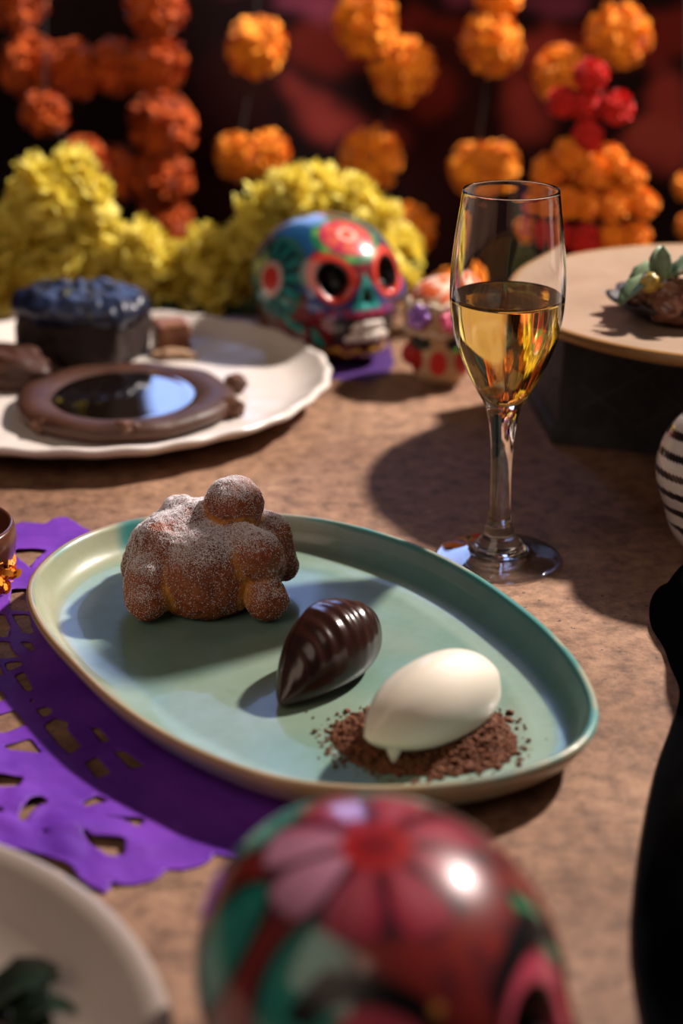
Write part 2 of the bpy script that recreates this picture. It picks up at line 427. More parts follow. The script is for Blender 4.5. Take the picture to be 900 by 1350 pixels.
spots = [(52, 238, 30), (95, 225, 30), (122, 262, 30), (72, 270, 30), (35, 262, 26), (0, 312, 34), (42, 318, 32), (92, 310, 34), (135, 312, 30), (5, 360, 32), (50, 362, 32),
         (98, 352, 32), (145, 352, 32), (185, 322, 30), (205, 345, 30), (200, 375, 30), (60, 395, 30), (150, 390, 30), (238, 350, 28), (270, 330, 30), (292, 350, 28),
         (245, 385, 28), (285, 385, 28), (320, 320, 30), (325, 360, 30), (345, 275, 31), (350, 310, 31), (385, 252, 31), (375, 295, 30), (425, 250, 31), (415, 285, 30),
         (462, 262, 30), (460, 300, 30), (500, 292, 29), (500, 325, 29), (525, 325, 27), (530, 352, 27), (528, 375, 26), (335, 395, 30), (5, 395, 30), (440, 330, 30), (400, 340, 30), (105, 395, 30), (375, 385, 30),
         (-40, 340, 32), (-40, 385, 32), (520, 400, 26), (480, 385, 26)]
for i, (a, b, r) in enumerate(spots):
    p = aty(a, b, 1.352 + random.uniform(-0.012, 0.018)); r = r * 1.36 / F * 1.05
    p.z = max(p.z, r * 1.4)
    o = link('flower_head', fl[i % 4], None, FG, p - FG.location, (R(60) + random.uniform(-.7, .5), random.uniform(-.6, .6), random.uniform(-.7, .7))); o.scale = (r,) * 3
gl = []
for k in range(9):
    a = aty(20 + k * 62, 400, 1.35); gl.append((a.x + 0.15, 0.02 + 0.006 * math.sin(k), 0.012))
V, Fc = tube(gl, 0.009, 8); link('stem', mk_mesh('garland_stem', V, Fc), mat('leaf_dark', (0.02, 0.045, 0.02), 0.7), FG)
for k in range(26):
    a, b, r = random.choice(spots); p = aty(a + random.uniform(-30, 30), b + random.uniform(-5, 30), 1.36); 
    d = Vector((random.uniform(-1, 1), random.uniform(-0.4, 0.1), random.uniform(-0.2, 0.8))).normalized() * 0.022; sdx = d.orthogonal().normalized() * 0.007
    p.z = max(p.z, 0.01); p -= FG.location; d.z = abs(d.z)
    V = [tuple(p), tuple(p + d * .5 + sdx), tuple(p + d), tuple(p + d * .5 - sdx)]
    link('leaf', mk_mesh('garland_leaf', V, [(0, 1, 2, 3)]), bpy.data.materials['leaf_dark'], FG)

# ------------------------------------------------------------------ skulls
EX, EY, EZ = 0.39, -0.86, 0.40
def skull_sdf(P):
    Q = P.copy(); Q[:, 0] = np.abs(Q[:, 0])
    d = ell(Q, (0, 0.10, 0.17), (0.94, 1.04, 0.83))
    d = smin(d, ell(Q, (0, -0.20, -0.30), (0.66, 0.72, 0.52)), 0.22)       # upper jaw mass
    d = smin(d, ell(Q, (0, 0.25, -0.35), (0.74, 0.72, 0.45)), 0.2)
    d = smin(d, ell(Q, (0.50, -0.60, 0.12), (0.22, 0.20, 0.15)), 0.18)     # cheekbones
    d = smin(d, ell(Q, (0, -0.66, -0.20), (0.44, 0.38, 0.32)), 0.12)      # muzzle
    d = smin(d, ell(Q, (0, -0.60, -0.50), (0.42, 0.40, 0.19)), 0.08)      # chin
    d = smax(d, -ell(Q, (EX, EY - 0.06, EZ), (0.19, 0.34, 0.22)), 0.05)
    d = smax(d, -ell(Q, (0, -1.04, 0.17), (0.08, 0.16, 0.12)), 0.05)
    d = smax(d, -ell(Q, (0.72, -0.58, -0.30), (0.20, 0.26, 0.16)), 0.08)
    d = smax(d, -ell(Q, (0, -1.06, -0.24), (0.40, 0.14, 0.14)), 0.04)      # mouth slot
    d = smax(d, -P[:, 2] - 0.75, 0.05)
    return d
SK_V, SK_F = sdf_mesh(skull_sdf, (0, 0, 0.0), 96, 1.5)
def fdist(V, c, sx=1, sz=1):
    return np.sqrt(((np.abs(V[:, 0]) - c[0]) / sx) ** 2 + ((V[:, 2] - c[1]) / sz) ** 2)
def rose(V, ctr, npet, r0, r1, phase=0, up=(0, 0, 1)):
    """coordinates around a flower painted on the crown: returns petal mask, outline mask, radius"""
    c = Vector(ctr).normalized(); N_ = V / np.linalg.norm(V, axis=1)[:, None]
    t = Vector((1, 0, 0)); t = (t - c * t.dot(c)).normalized(); b = c.cross(t)
    cc = np.array(c); th = np.arccos(np.clip(N_ @ cc, -1, 1)); ph = np.arctan2(N_ @ np.array(b), N_ @ np.array(t)) + phase
    u = (ph / (2 * math.pi) * npet) % 1 - 0.5
    s = np.clip((th - r0) / (r1 - r0), 0, 1)
    wv = 0.45 * np.sqrt(np.clip(1 - ((s - 0.55) / 0.5) ** 2 * 0.9, 0, 1)) * np.where(s > 0.95, 0.2, 1)
    inside = wv - np.abs(u) - 8 * np.clip(th - r1, 0, 1); inside = np.where(th < r0, -0.3, inside)
    return inside, th, ph, s, u
def leafp(V, a, b, wd):
    """painted leaf between two directions"""
    a = np.array(Vector(a).normalized()); b = np.array(Vector(b).normalized()); N_ = V / np.linalg.norm(V, axis=1)[:, None]
    e = b - a; t = (N_ - a) @ e / (e @ e); tc = np.clip(t, 0, 1); d = np.linalg.norm(N_ - a - tc[:, None] * e, axis=1)
    return wd * np.sqrt(np.clip(np.sin(math.pi * np.clip(tc * 0.96 + 0.02, 0, 1)), 0, 1)) - d, t
BK = (0.004, 0.003, 0.004)
def face_paint(V, C, ring, sock=BK, brow=False, nose=(0.02, 0.33, 0.30), ho=0.19, ri=0.262):
    fr = V[:, 1] < -0.35
    d = fdist(V, (EX, EZ), 1, 1.12)
    C = mixc(C, ring, fr * sst(ri + 0.015, ri - 0.015, d)); C = mixc(C, sock, fr * sst(ho + 0.015, ho - 0.015, d))
    if brow:
        bd = np.abs(fdist(V, (EX + 0.02, EZ - 0.04), 1.0, 1.0) - 0.36)
        C = mixc(C, BK, fr * sst(0.06, 0.04, bd) * (V[:, 2] > EZ + 0.12) * sst(0.1, 0.16, np.abs(V[:, 0])))
    tri = np.maximum(np.abs(V[:, 0]) / 0.135 + (V[:, 2] - 0.17) / 0.24 * 0.8, -(V[:, 2] - 0.17) / 0.15)
    C = mixc(C, nose, fr * (V[:, 1] < -0.7) * sst(1.05, 0.95, tri))
    C = mixc(C, BK, fr * (V[:, 1] < -0.7) * sst(0.5, 0.4, tri))
    return C
def make_skull(name, label, cols, loc, yaw, Rk, ceram, teeth=True):
    t = thing(name, label, 'skull', (loc[0], loc[1], 0), yaw)
    V = SK_V * Rk; V[:, 2] += 0.75 * Rk
    link('skull_body', mk_mesh('skull_body', V, SK_F, True, cols), ceram, t)
    if teeth:
        for row, zc in ((0, -0.175), (1, -0.315)):
            for k in range(6):
                a = (k - 2.5) * 0.135
                q = np.array((math.sin(a * 1.9) * 0.40, -0.585 - 0.40 * math.cos(a * 1.9), zc))
                D, f = csphere(5); Tm = np.sign(D) * np.abs(D) ** 0.7 * np.array((0.066, 0.05, 0.068))
                ca, sa = math.cos(a), math.sin(a)
                Tm = np.c_[Tm[:, 0] * ca - Tm[:, 1] * sa, Tm[:, 0] * sa + Tm[:, 1] * ca, Tm[:, 2]]
                Tm = (Tm + q) * Rk; Tm[:, 2] += 0.75 * Rk
                link('tooth', mk_mesh('tooth', Tm, f), m_tooth, t)
    return t
m_tooth = mat('tooth_white', (0.85, 0.76, 0.68), 0.25, coat=0.5)
m_glaze = mat('painted_glaze', attr=True, rough=0.3, coat=0.8, noise_s=30, col2=(0.78, 0.76, 0.76), bump=0.06, bump_s=30, spec=0.3)
_nt = m_glaze.node_tree; _bw = _nt.nodes.new('ShaderNodeRGBToBW'); _mr = _nt.nodes.new('ShaderNodeMapRange')      # the black socket paint is matt, the rest glazed
_nt.links.new(_nt.nodes['Color Attribute'].outputs[0] if 'Color Attribute' in _nt.nodes else [n for n in _nt.nodes if n.type == 'VERTEX_COLOR'][0].outputs[0], _bw.inputs[0])
_mr.inputs[1].default_value = 0.004; _mr.inputs[2].default_value = 0.012; _mr.inputs[4].default_value = 0.8
_nt.links.new(_bw.outputs[0], _mr.inputs[0]); _nt.links.new(_mr.outputs[0], _nt.nodes['Principled BSDF'].inputs['Coat Weight'])
# --- large back skull paint
V = SK_V; x, y, z = V.T; nb = fnoise(V, 6, 3, 1)
C = np.tile(np.array((0.16, 0.008, 0.014)), (len(V), 1)); C = mixc(C, (0.08, 0.006, 0.012), sst(-0.2, 0.6, nb))
blue = (0.012, 0.075, 0.19); teal = (0.010, 0.13, 0.13)
side = (np.abs(x) > 0.45) & (y > -0.62) | (y > -0.1)
C = mixc(C, blue, sst(0.45, 0.55, np.abs(x) + (y + 0.55) * 0.6) * sst(0.12, 0.2, z) * sst(-0.55, -0.45, y))
for sgn in (-1, 1):
    N_ = V / np.linalg.norm(V, axis=1)[:, None]; c = np.array(Vector((sgn * 0.93, -0.1, 0.34)).normalized())
    th = np.arccos(np.clip(N_ @ c, -1, 1)); tt = Vector((0, 0, 1)); b1 = np.cross(c, (0, 0, 1)); b1 /= np.linalg.norm(b1); b2 = np.cross(c, b1)
    ph = np.arctan2(N_ @ b2, N_ @ b1)
    C = mixc(C, (0.03, 0.10, 0.06), sst(0.60, 0.57, th)); C = mixc(C, teal, sst(0.54, 0.52, th))
    ray_ = (np.cos(ph * 12) > 0.1) & (th > 0.25) & (th < 0.50); C = mixc(C, (0.01, 0.03, 0.03), ray_ * 0.85)
    C = mixc(C, (0.014, 0.22, 0.20), (np.cos(ph * 12) < -0.2) * (th > 0.28) * (th < 0.46) * 1.0)
    C = mixc(C, (0.55, 0.35, 0.30), sst(0.24, 0.22, th)); C = mixc(C, (0.5, 0.03, 0.02), sst(0.17, 0.15, th))
ins, th, ph, s, u = rose(V, (-0.02, -0.52, 0.95), 6, 0.08, 0.32, 0.3)
C = mixc(C, (0.02, 0.16, 0.06), sst(0.48, 0.45, th)); C = mixc(C, (0.12, 0.35, 0.08), sst(0.3, 0.5, np.sin(ph * 7)) * sst(0.45, 0.42, th) * sst(0.34, 0.37, th))
C = mixc(C, (0.50, 0.02, 0.08), sst(0.36, 0.34, th)); C = mixc(C, (0.66, 0.11, 0.07), sst(0.0, 0.1, ins) * sst(0.36, 0.33, th))
C = mixc(C, (0.9, 0.5, 0.40), sst(0.14, 0.12, th)); C = mixc(C, (0.6, 0.05, 0.02), sst(0.085, 0.07, th))
d = fdist(V, (EX - 0.02, EZ - 0.06), 1.05, 1.15)
C = mixc(C, (0.03, 0.06, 0.22), (y < -0.35) * (z < EZ - 0.10) * (np.sin(np.arctan2(z - EZ, np.abs(x) - EX) * 9) * 0.03 + d < 0.37) * 1.0)
C = mixc(C, (0.36, 0.03, 0.08), (y < -0.4) * sst(0.10, 0.0, np.abs(z + 0.01)) * (np.abs(x) < 0.6) * (0.6 + 0.4 * np.sin(x * 40)))
C = face_paint(V, C, (0.66, 0.055, 0.03))
for a, b in (((0.66, -0.6, -0.30), (0.50, -0.75, -0.52)), ((0.85, -0.3, -0.12), (0.72, -0.45, -0.40))):
    for sg in (-1, 1):
        m_, t_ = leafp(V, (a[0] * sg, a[1], a[2]), (b[0] * sg, b[1], b[2]), 0.09); C = mixc(C, (0.02, 0.30, 0.26), sst(0, 0.02, m_)); C = mixc(C, (0.01, 0.04, 0.04), sst(0.08, 0.1, m_))
C = mixc(C, (0.55, 0.30, 0.04), (y < -0.3) * (np.abs(z + 0.52 - 0.035 * np.sin(x * 30)) < 0.03) * 1.0)
C = mixc(C, (0.015, 0.01, 0.012), (y < -0.7) * (np.abs(x) < 0.42) * (np.abs(z + 0.24) < 0.17) * 1.0)
make_skull('ceramic_skull', 'glossy maroon and teal painted skull grinning beside the yellow flowers', C, (-0.009, 1.262), R(30), 0.0585, m_glaze)
# --- foreground skull paint
C = np.tile(np.array((0.17, 0.014, 0.010)), (len(V), 1)); C = mixc(C, (0.09, 0.010, 0.012), sst(0.0, 0.7, nb))
g1 = (0.012, 0.16, 0.13)
def leafcol(C, a, b, wd, col):
    m_, t_ = leafp(V, a, b, wd); C = mixc(C, BK, sst(-0.035, -0.02, m_))
    C = mixc(C, col, sst(0, 0.02, m_)); C = mixc(C, tuple(np.array(col) * 2.2), sst(0.04, 0.12, m_) * (0.35 + 0.35 * fnoise(V, 18, 2, 2))); return C
C = leafcol(C, (-0.50, -0.18, 0.85), (-0.74, -0.62, -0.05), 0.30, g1)
C = leafcol(C, (-0.60, 0.22, 0.80), (-0.92, 0.18, 0.20), 0.20, g1)
C = leafcol(C, (0.50, -0.30, 0.80), (0.74, -0.52, 0.50), 0.11, (0.02, 0.16, 0.07))
C = leafcol(C, (0.2, 0.45, 0.9), (0.5, 0.9, 0.4), 0.25, g1)
C = leafcol(C, (-0.25, 0.55, 0.9), (-0.4, 0.95, 0.4), 0.25, g1)
C = mixc(C, (0.03, 0.15, 0.14), ((np.sin(x * 13 + 2) * np.sin(z * 12 + y * 9) > 0.55) & (x < -0.6) & (z < 0.25)) * 0.8)
ins, th, ph, s, u = rose(V, (-0.06, 0.10, 1.0), 8, 0.13, 0.60, 0.35)
C = mixc(C, (0.03, 0.006, 0.012), sst(-0.14, -0.09, ins) * sst(0.78, 0.75, th))
pc = np.array((0.24, 0.018, 0.035)); pet = sst(-0.01, 0.05, ins)
C = mixc(C, pc, pet); C = mixc(C, (0.42, 0.11, 0.14), pet * sst(0.12, 0.36, ins) * (0.40 + 0.3 * np.sin(u * 60)) * sst(1.0, 0.5, s))
lil = pet * sst(0.6, 0.9, np.cos(ph - 0.35 - 2.9)) ; C = mixc(C, (0.46, 0.22, 0.32), lil * 0.75)
C = mixc(C, (0.30, 0.012, 0.012), sst(0.19, 0.16, th)); C = mixc(C, (0.16, 0.006, 0.01), sst(0.12, 0.09, th + 0.02 * np.sin(ph * 8)))
C = face_paint(V, C, (0.42, 0.05, 0.09), brow=True, ho=0.16, ri=0.24)
N_ = V / np.linalg.norm(V, axis=1)[:, None]; th = np.arccos(np.clip(N_ @ np.array(Vector((-0.14, -0.72, 0.66)).normalized()), -1, 1))
C = mixc(C, (0.55, 0.22, 0.05), sst(0.045, 0.02, th))
C = mixc(C, (0.015, 0.01, 0.012), (y < -0.7) * (np.abs(x) < 0.42) * (np.abs(z + 0.24) < 0.17) * 1.0)
make_skull('ceramic_skull', 'large blurred red skull in the foreground with pink flower crown and green leaves', C, (0.011, 0.428), R(26), 0.0575, m_glaze).rotation_euler = (R(6), 0, R(26))
bpy.data.objects['ceramic_skull.001'].location.z = 0.005
# --- zebra skull
C = np.tile(np.array((0.72, 0.66, 0.66)), (len(V), 1))
st = np.sin(z * 34 + 2.4 * np.sin(y * 1.6 + x * 1.3) + 1.2 * np.sin(x * 3.1)); C = mixc(C, (0.012, 0.009, 0.012), sst(0.30, 0.45, st) * (z > -0.35))
sw = np.sin(x * 9 + 3 * np.sin(z * 7)) * np.sin(y * 8 + 2 * np.sin(z * 9)); C = mixc(C, (0.012, 0.009, 0.012), sst(0.0, 0.12, 0.14 - np.abs(sw)) * (z <= -0.35))
C = face_paint(V, C, (0.7, 0.64, 0.64))
make_skull('ceramic_skull', 'white glazed skull with black stripes cut off by the right edge', C, (0.2310, 0.868), R(75), 0.0550, m_glaze)
# --- small sugar skull
def small_sdf(P):
    Q = P.copy(); Q[:, 0] = np.abs(Q[:, 0])
    d = ell(Q, (0, 0.05, 0.35), (0.80, 0.88, 0.80)); d = smin(d, ell(Q, (0, -0.12, -0.50), (0.60, 0.62, 0.55)), 0.25)
    d = smin(d, ell(Q, (0.52, -0.45, -0.30), (0.24, 0.24, 0.24)), 0.12)
    d = smax(d, -ell(Q, (0.36, -0.88, -0.02), (0.20, 0.24, 0.17)), 0.08); d = smax(d, -ell(Q, (0, -0.92, -0.40), (0.14, 0.2, 0.2)), 0.05)
    return smax(d, -P[:, 2] - 0.95, 0.05)
SV, SF = sdf_mesh(small_sdf, (0, 0, 0), 48, 1.6)
x, y, z = SV.T
C = np.tile(np.array((0.50, 0.32, 0.17)), (len(SV), 1)); nb = fnoise(SV, 9, 3, 4)
C = mixc(C, (0.60, 0.44, 0.28), sst(0, .5, nb)); C = mixc(C, (0.70, 0.11, 0.015), sst(0.78, 0.88, z + 0.05 * np.sin(x * 20)))
C = mixc(C, (0.75, 0.6, 0.45), sst(0.25, 0.4, nb) * (z > 0.85))
C = mixc(C, (0.42, 0.015, 0.012), sst(0.31, 0.27, fdist(SV, (0.60, -0.36), 1, 1.25)) * (y < 0)); C = mixc(C, (0.55, 0.015, 0.01), sst(1.1, 0.95, np.sqrt((x / 0.17) ** 2 + ((z + 0.42) / 0.24) ** 2)) * (y < -0.3))
C = mixc(C, (0.015, 0.03, 0.02), sst(0.22, 0.17, fdist(SV, (0.36, -0.02), 1.1, 0.8)) * (y < -0.3))
RS = 0.0355
p = at(583, 512)
sk = thing('sugar_skull', 'small cream sugar skull with purple and pink foil flowers beside the flute', 'skull', (p.x, p.y + 0.022, 0), R(-8))
Vs = SV * RS; Vs[:, 2] += 0.95 * RS
link('skull_body', mk_mesh('sugar_body', Vs, SF, True, C), mat('sugar_paste', attr=True, rough=0.6, sss=0.2, bump=0.3, bump_s=300), sk)
m_foil_p = mat('foil_purple', (0.25, 0.06, 0.50), 0.25, metallic=0.7, noise_s=200, col2=(0.6, 0.35, 0.8), bump=0.6, bump_s=250)
m_foil_k = mat('foil_pink', (0.85, 0.06, 0.25), 0.25, metallic=0.5, noise_s=200, col2=(0.95, 0.4, 0.45), bump=0.6, bump_s=250)
m_foil_g = mat('foil_green', (0.08, 0.55, 0.08), 0.25, metallic=0.6, noise_s=200, col2=(0.3, 0.7, 0.2), bump=0.6, bump_s=250)
m_icing = mat('icing', (0.72, 0.58, 0.45), 0.5, bump=0.4, bump_s=200)
def on_small(ax, az):
    d = Vector((math.sin(ax) * math.cos(az), -math.cos(ax) * math.cos(az), math.sin(az)))
    i = int(np.argmax((SV / np.linalg.norm(SV, axis=1)[:, None]) @ np.array(d))); v = Vector(SV[i]) * RS; v.z += 0.95 * RS; return v, d
for ax, az, m_, lb in ((R(-28), R(32), m_foil_p, 'purple foil flower'), (R(18), R(30), m_foil_k, 'pink foil flower'), (R(60), R(32), m_foil_p, 'purple foil flower')):
    v, d = on_small(ax, az); n = 6; parts = [((np.array(csphere(4)[0]) * 0.0028 + np.array(v + d * 0.0025)), csphere(4)[1])]
    t = d.orthogonal().normalized(); b = d.cross(t)
    for k in range(n):
        q = v + (t * math.cos(k * 6.283 / n) + b * math.sin(k * 6.283 / n)) * 0.0058 + d * 0.001
        parts.append((np.array(csphere(4)[0]) * 0.0040 + np.array(q), csphere(4)[1]))
    V, Fc = join(parts); o = link('foil_flower', mk_mesh('foil_flower', V, Fc), m_, sk); o['label'] = lb
path = [on_small(R(26 + k * 5), R(-16 + 9 * math.sin(k * 0.75)))[0] for k in range(5)]
V, Fc = tube(path, 0.0022, 8); o = link('foil_eyebrow', mk_mesh('foil_eyebrow', V, Fc), m_foil_g, sk); o['label'] = 'bright green foil curl'
path = [on_small(R(-75 + k * 10), R(44 + 4 * math.sin(k * 2.2)))[0] for k in range(16)]
V, Fc = tube(path, 0.0022, 8); link('icing_band', mk_mesh('icing_band', V, Fc), m_icing, sk)
path = [on_small(R(-75 + k * 10), R(13 + 4 * math.sin(k * 2.2)))[0] for k in range(16)]
V, Fc = tube(path, 0.0016, 8); link('icing_band', mk_mesh('icing_band', V, Fc), m_icing, sk)

# ------------------------------------------------------------------ purple tissue (papel picado)
def pw(pts): return [tuple(at(a, b)[:2]) for a, b in pts]
m_tissue = mat('tissue_purple', (0.10, 0.018, 0.29), 0.55, noise_s=22, col2=(0.17, 0.035, 0.40), spec=0.3, bump=0.5, bump_s=45, bdist=0.003)
body = pw([(-80, 712), (0, 700), (30, 690), (60, 692), (72, 684), (88, 683), (110, 697), (160, 720), (300, 800), (500, 950), (450, 1065), (395, 1088), (376, 1098), (350, 1112), (312, 1132), (283, 1128),
           (276, 1137), (262, 1144), (240, 1149), (221, 1148), (214, 1154), (203, 1162), (180, 1168), (158, 1169), (146, 1165), (146, 1174), (141, 1181), (120, 1172), (104, 1162), (96, 1150), (92, 1145), (60, 1134), (-90, 1120)])
holes = [[(20, 729), (48, 727), (62, 729), (50, 742), (40, 756), (22, 743)],
 [(16, 782), (36, 779), (40, 808), (12, 806)], [(16, 812), (38, 811), (46, 838), (30, 836), (22, 824)],
 [(-80, 812), (6, 812), (14, 828), (10, 842), (-80, 842)],
 [(-80, 848), (12, 847), (16, 858), (26, 868), (6, 870), (-80, 862)], [(27, 847), (40, 848), (48, 858), (40, 860), (31, 853)],
 [(6, 875), (30, 873), (30, 878), (12, 887), (8, 882)], [(-80, 872), (-2, 876), (6, 892), (-80, 896)],
 [(19, 892), (32, 887), (37, 897), (44, 910), (36, 914), (30, 908)], [(-80, 903), (3, 912), (9, 923), (0, 927), (-80, 925)],
 [(39, 924), (46, 923), (45, 932)], [(47, 937), (64, 932), (70, 940), (58, 949)],
 [(57, 958), (72, 948), (90, 953), (89, 964), (108, 985), (92, 997), (77, 983)],
 [(119, 961), (130, 960), (146, 979), (135, 981)], [(148, 991), (165, 992), (192, 1012), (172, 1015)],
 [(111, 1007), (128, 999), (147, 1021), (128, 1029)], [(-80, 945), (0, 944), (20, 937), (35, 957), (5, 969), (-80, 960)],
 [(3, 987), (40, 975), (56, 995), (13, 992)], [(-80, 1028), (32, 1031), (25, 1048), (-80, 1053)],
 [(40, 1063), (53, 1057), (67, 1063), (51, 1071), (35, 1088), (23, 1093), (27, 1081)],
 [(107, 1063), (128, 1051), (144, 1060), (115, 1069)], [(130, 1084), (187, 1081), (190, 1087), (181, 1095), (163, 1086)],
 [(99, 1097), (120, 1111), (165, 1113), (164, 1132), (144, 1135), (120, 1121)],
 [(54, 1106), (62, 1104), (66, 1107), (58, 1111)], [(-80, 1075), (3, 1077), (6, 1084), (-80, 1092)]]
holes = [np.array(pw(h)) for h in holes]
bodyS = np.array(body)
def sd(P):
    d = sd_poly(P, bodyS)
    for h in holes: d = np.maximum(d, -sd_poly(P, h))
    return d
Vx, Fc = sheet(sd, -0.26, 0.03, 0.55, 0.93, 0.0018)
nP = np.c_[Vx, np.zeros(len(Vx))]
zz = 0.0016 + 0.0046 * (0.5 + 0.5 * fnoise(nP, 30, 2, 2)) + 0.0028 * np.abs(fnoise(nP, 60, 2, 5))
ew = np.array([1.0 if True else 0])
inpl = sst(0.14, 0.20, np.hypot(Vx[:, 0] + 0.21, Vx[:, 1] - 0.70)) # calmer towards the platter
zz = np.maximum(zz * (1 - 0.85 * inpl), 0.0006)
# keep it flat where the platter and the plates press on it
ov = at(400, 860); flat = sst(0.20, 0.145, np.hypot((Vx[:, 0] - ov.x), (Vx[:, 1] - ov.y)))
zz = zz * (1 - flat) + 0.0006 * flat
me = mk_mesh('tissue', np.c_[Vx, zz], Fc)
o = link('tissue_paper', me, m_tissue); tag(o, 'purple cut tissue paper with lacy holes under the green platter', 'paper')
sm = o.modifiers.new('thick', 'SOLIDIFY'); sm.thickness = 0.0003; sm.offset = 0
# second strip under the large skull
b2 = np.array(pw([(352, 470), (420, 498), (470, 503), (486, 508), (494, 502), (512, 494), (520, 480), (510, 440), (400, 440)]))
Vx, Fc = sheet(lambda P: sd_poly(P, b2), -0.12, 0.1, 1.1, 1.4, 0.003)
o = link('tissue_paper', mk_mesh('tissue_small', np.c_[Vx, 0.0006 + 0.0002 * fnoise(np.c_[Vx, Vx[:, 0]], 60, 2)], Fc), mat('tissue_dark', (0.05, 0.012, 0.12), 0.6)); tag(o, 'dark purple tissue strip beneath the large painted skull at the back', 'paper')

# ------------------------------------------------------------------ green platter
ZR = 0.0225
outl = [(33, 782), (47, 748), (90, 713), (150, 690), (210, 679), (290, 674), (370, 677), (435, 685), (500, 701), (560, 722), (620, 752), (680, 793), (730, 835), (768, 880), (789, 925),
        (788, 958), (764, 988), (712, 1012), (640, 1031), (560, 1041), (480, 1043), (400, 1037), (330, 1021), (260, 994), (200, 963), (140, 921), (88, 870), (50, 826)]
Q = smooth_loop(spline([tuple(at(a, b, ZR)[:2]) for a, b in outl], 240), 12)
if np.sum(Q[:, 0] * np.roll(Q[:, 1], -1) - Q[:, 1] * np.roll(Q[:, 0], -1)) < 0: Q = Q[::-1]
tg = np.roll(Q, -1, 0) - np.roll(Q, 1, 0); tg /= np.linalg.norm(tg, axis=1)[:, None]; nin = np.c_[-tg[:, 1], tg[:, 0]]
PC = Q.mean(0)
prof = [(0.030, 0.0008), (0.022, 0.0008), (0.019, 0.002), (0.012, 0.005), (0.006, 0.0105), (0.0015, 0.017), (0.0, 0.0205), (0.0006, 0.0222), (0.002, 0.0228), (0.0036, 0.0222), (0.0048, 0.020), (0.0066, 0.0155), (0.0095, 0.0108), (0.0135, 0.0082), (0.019, 0.0068), (0.026, 0.0062)]
rings = []; zone = []
for k in (0.0, 0.4, 0.75): rings.append((('s', k, 0.030), 0.0008)); zone.append(0)
for i, (off, z_) in enumerate(prof): rings.append((('o', off), z_)); zone.append(i + 1)
for k in (0.94, 0.86, 0.76, 0.65, 0.53, 0.40, 0.27, 0.14, 0.0): rings.append((('s', k, 0.026), 0.0060)); zone.append(20)
V = []; ZN = []; 
for (spec_, z_), zn in zip(rings, zone):
    if spec_[0] == 'o': P_ = Q + nin * spec_[1]
    else: P_ = PC + (Q + nin * spec_[2] - PC) * max(spec_[1], 0.002)
    for p_ in P_: V.append((p_[0] - PC[0], p_[1] - PC[1], z_)); ZN.append(zn)
n = len(Q); Fc = []
for i in range(len(rings) - 1):
    for k in range(n):
        k2 = (k + 1) % n; Fc.append((i * n + k, (i * n + k2), (i + 1) * n + k2, (i + 1) * n + k))
b0 = (len(rings) - 1) * n; Fc.append(tuple(range(b0, b0 + n))); Fc.append(tuple(reversed(range(n))))
V = np.array(V); ZN = np.array(ZN); nb = fnoise(V, 45, 3, 6); nb2 = fnoise(V, 18, 2, 3)
C = np.tile(np.array((0.30, 0.40, 0.34)), (len(V), 1))
fl_ = ZN == 20
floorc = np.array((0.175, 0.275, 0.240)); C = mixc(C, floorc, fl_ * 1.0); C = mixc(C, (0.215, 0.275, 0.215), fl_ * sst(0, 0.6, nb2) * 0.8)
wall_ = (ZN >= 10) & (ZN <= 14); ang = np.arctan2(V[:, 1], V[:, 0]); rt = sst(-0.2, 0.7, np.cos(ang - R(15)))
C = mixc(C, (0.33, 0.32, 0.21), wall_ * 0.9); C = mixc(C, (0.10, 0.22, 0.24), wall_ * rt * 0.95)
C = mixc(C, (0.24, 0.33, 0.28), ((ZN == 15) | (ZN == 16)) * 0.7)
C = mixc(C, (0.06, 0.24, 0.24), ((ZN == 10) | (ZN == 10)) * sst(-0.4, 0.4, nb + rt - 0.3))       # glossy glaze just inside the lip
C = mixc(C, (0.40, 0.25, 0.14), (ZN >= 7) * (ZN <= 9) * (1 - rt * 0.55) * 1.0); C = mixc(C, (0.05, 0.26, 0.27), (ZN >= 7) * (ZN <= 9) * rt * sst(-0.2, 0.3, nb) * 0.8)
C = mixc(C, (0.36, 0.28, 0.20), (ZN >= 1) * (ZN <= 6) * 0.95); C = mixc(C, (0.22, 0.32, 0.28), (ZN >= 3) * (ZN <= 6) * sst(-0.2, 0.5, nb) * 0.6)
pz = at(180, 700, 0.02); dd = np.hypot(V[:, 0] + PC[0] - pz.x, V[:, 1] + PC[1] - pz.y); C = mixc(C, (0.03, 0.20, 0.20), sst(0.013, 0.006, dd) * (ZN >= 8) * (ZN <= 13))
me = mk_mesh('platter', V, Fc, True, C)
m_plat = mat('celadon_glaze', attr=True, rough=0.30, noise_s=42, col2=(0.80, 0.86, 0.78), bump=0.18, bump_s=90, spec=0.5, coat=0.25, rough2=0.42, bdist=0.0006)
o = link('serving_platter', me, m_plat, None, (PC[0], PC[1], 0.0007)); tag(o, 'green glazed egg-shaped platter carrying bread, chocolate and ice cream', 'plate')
PZ = 0.0067

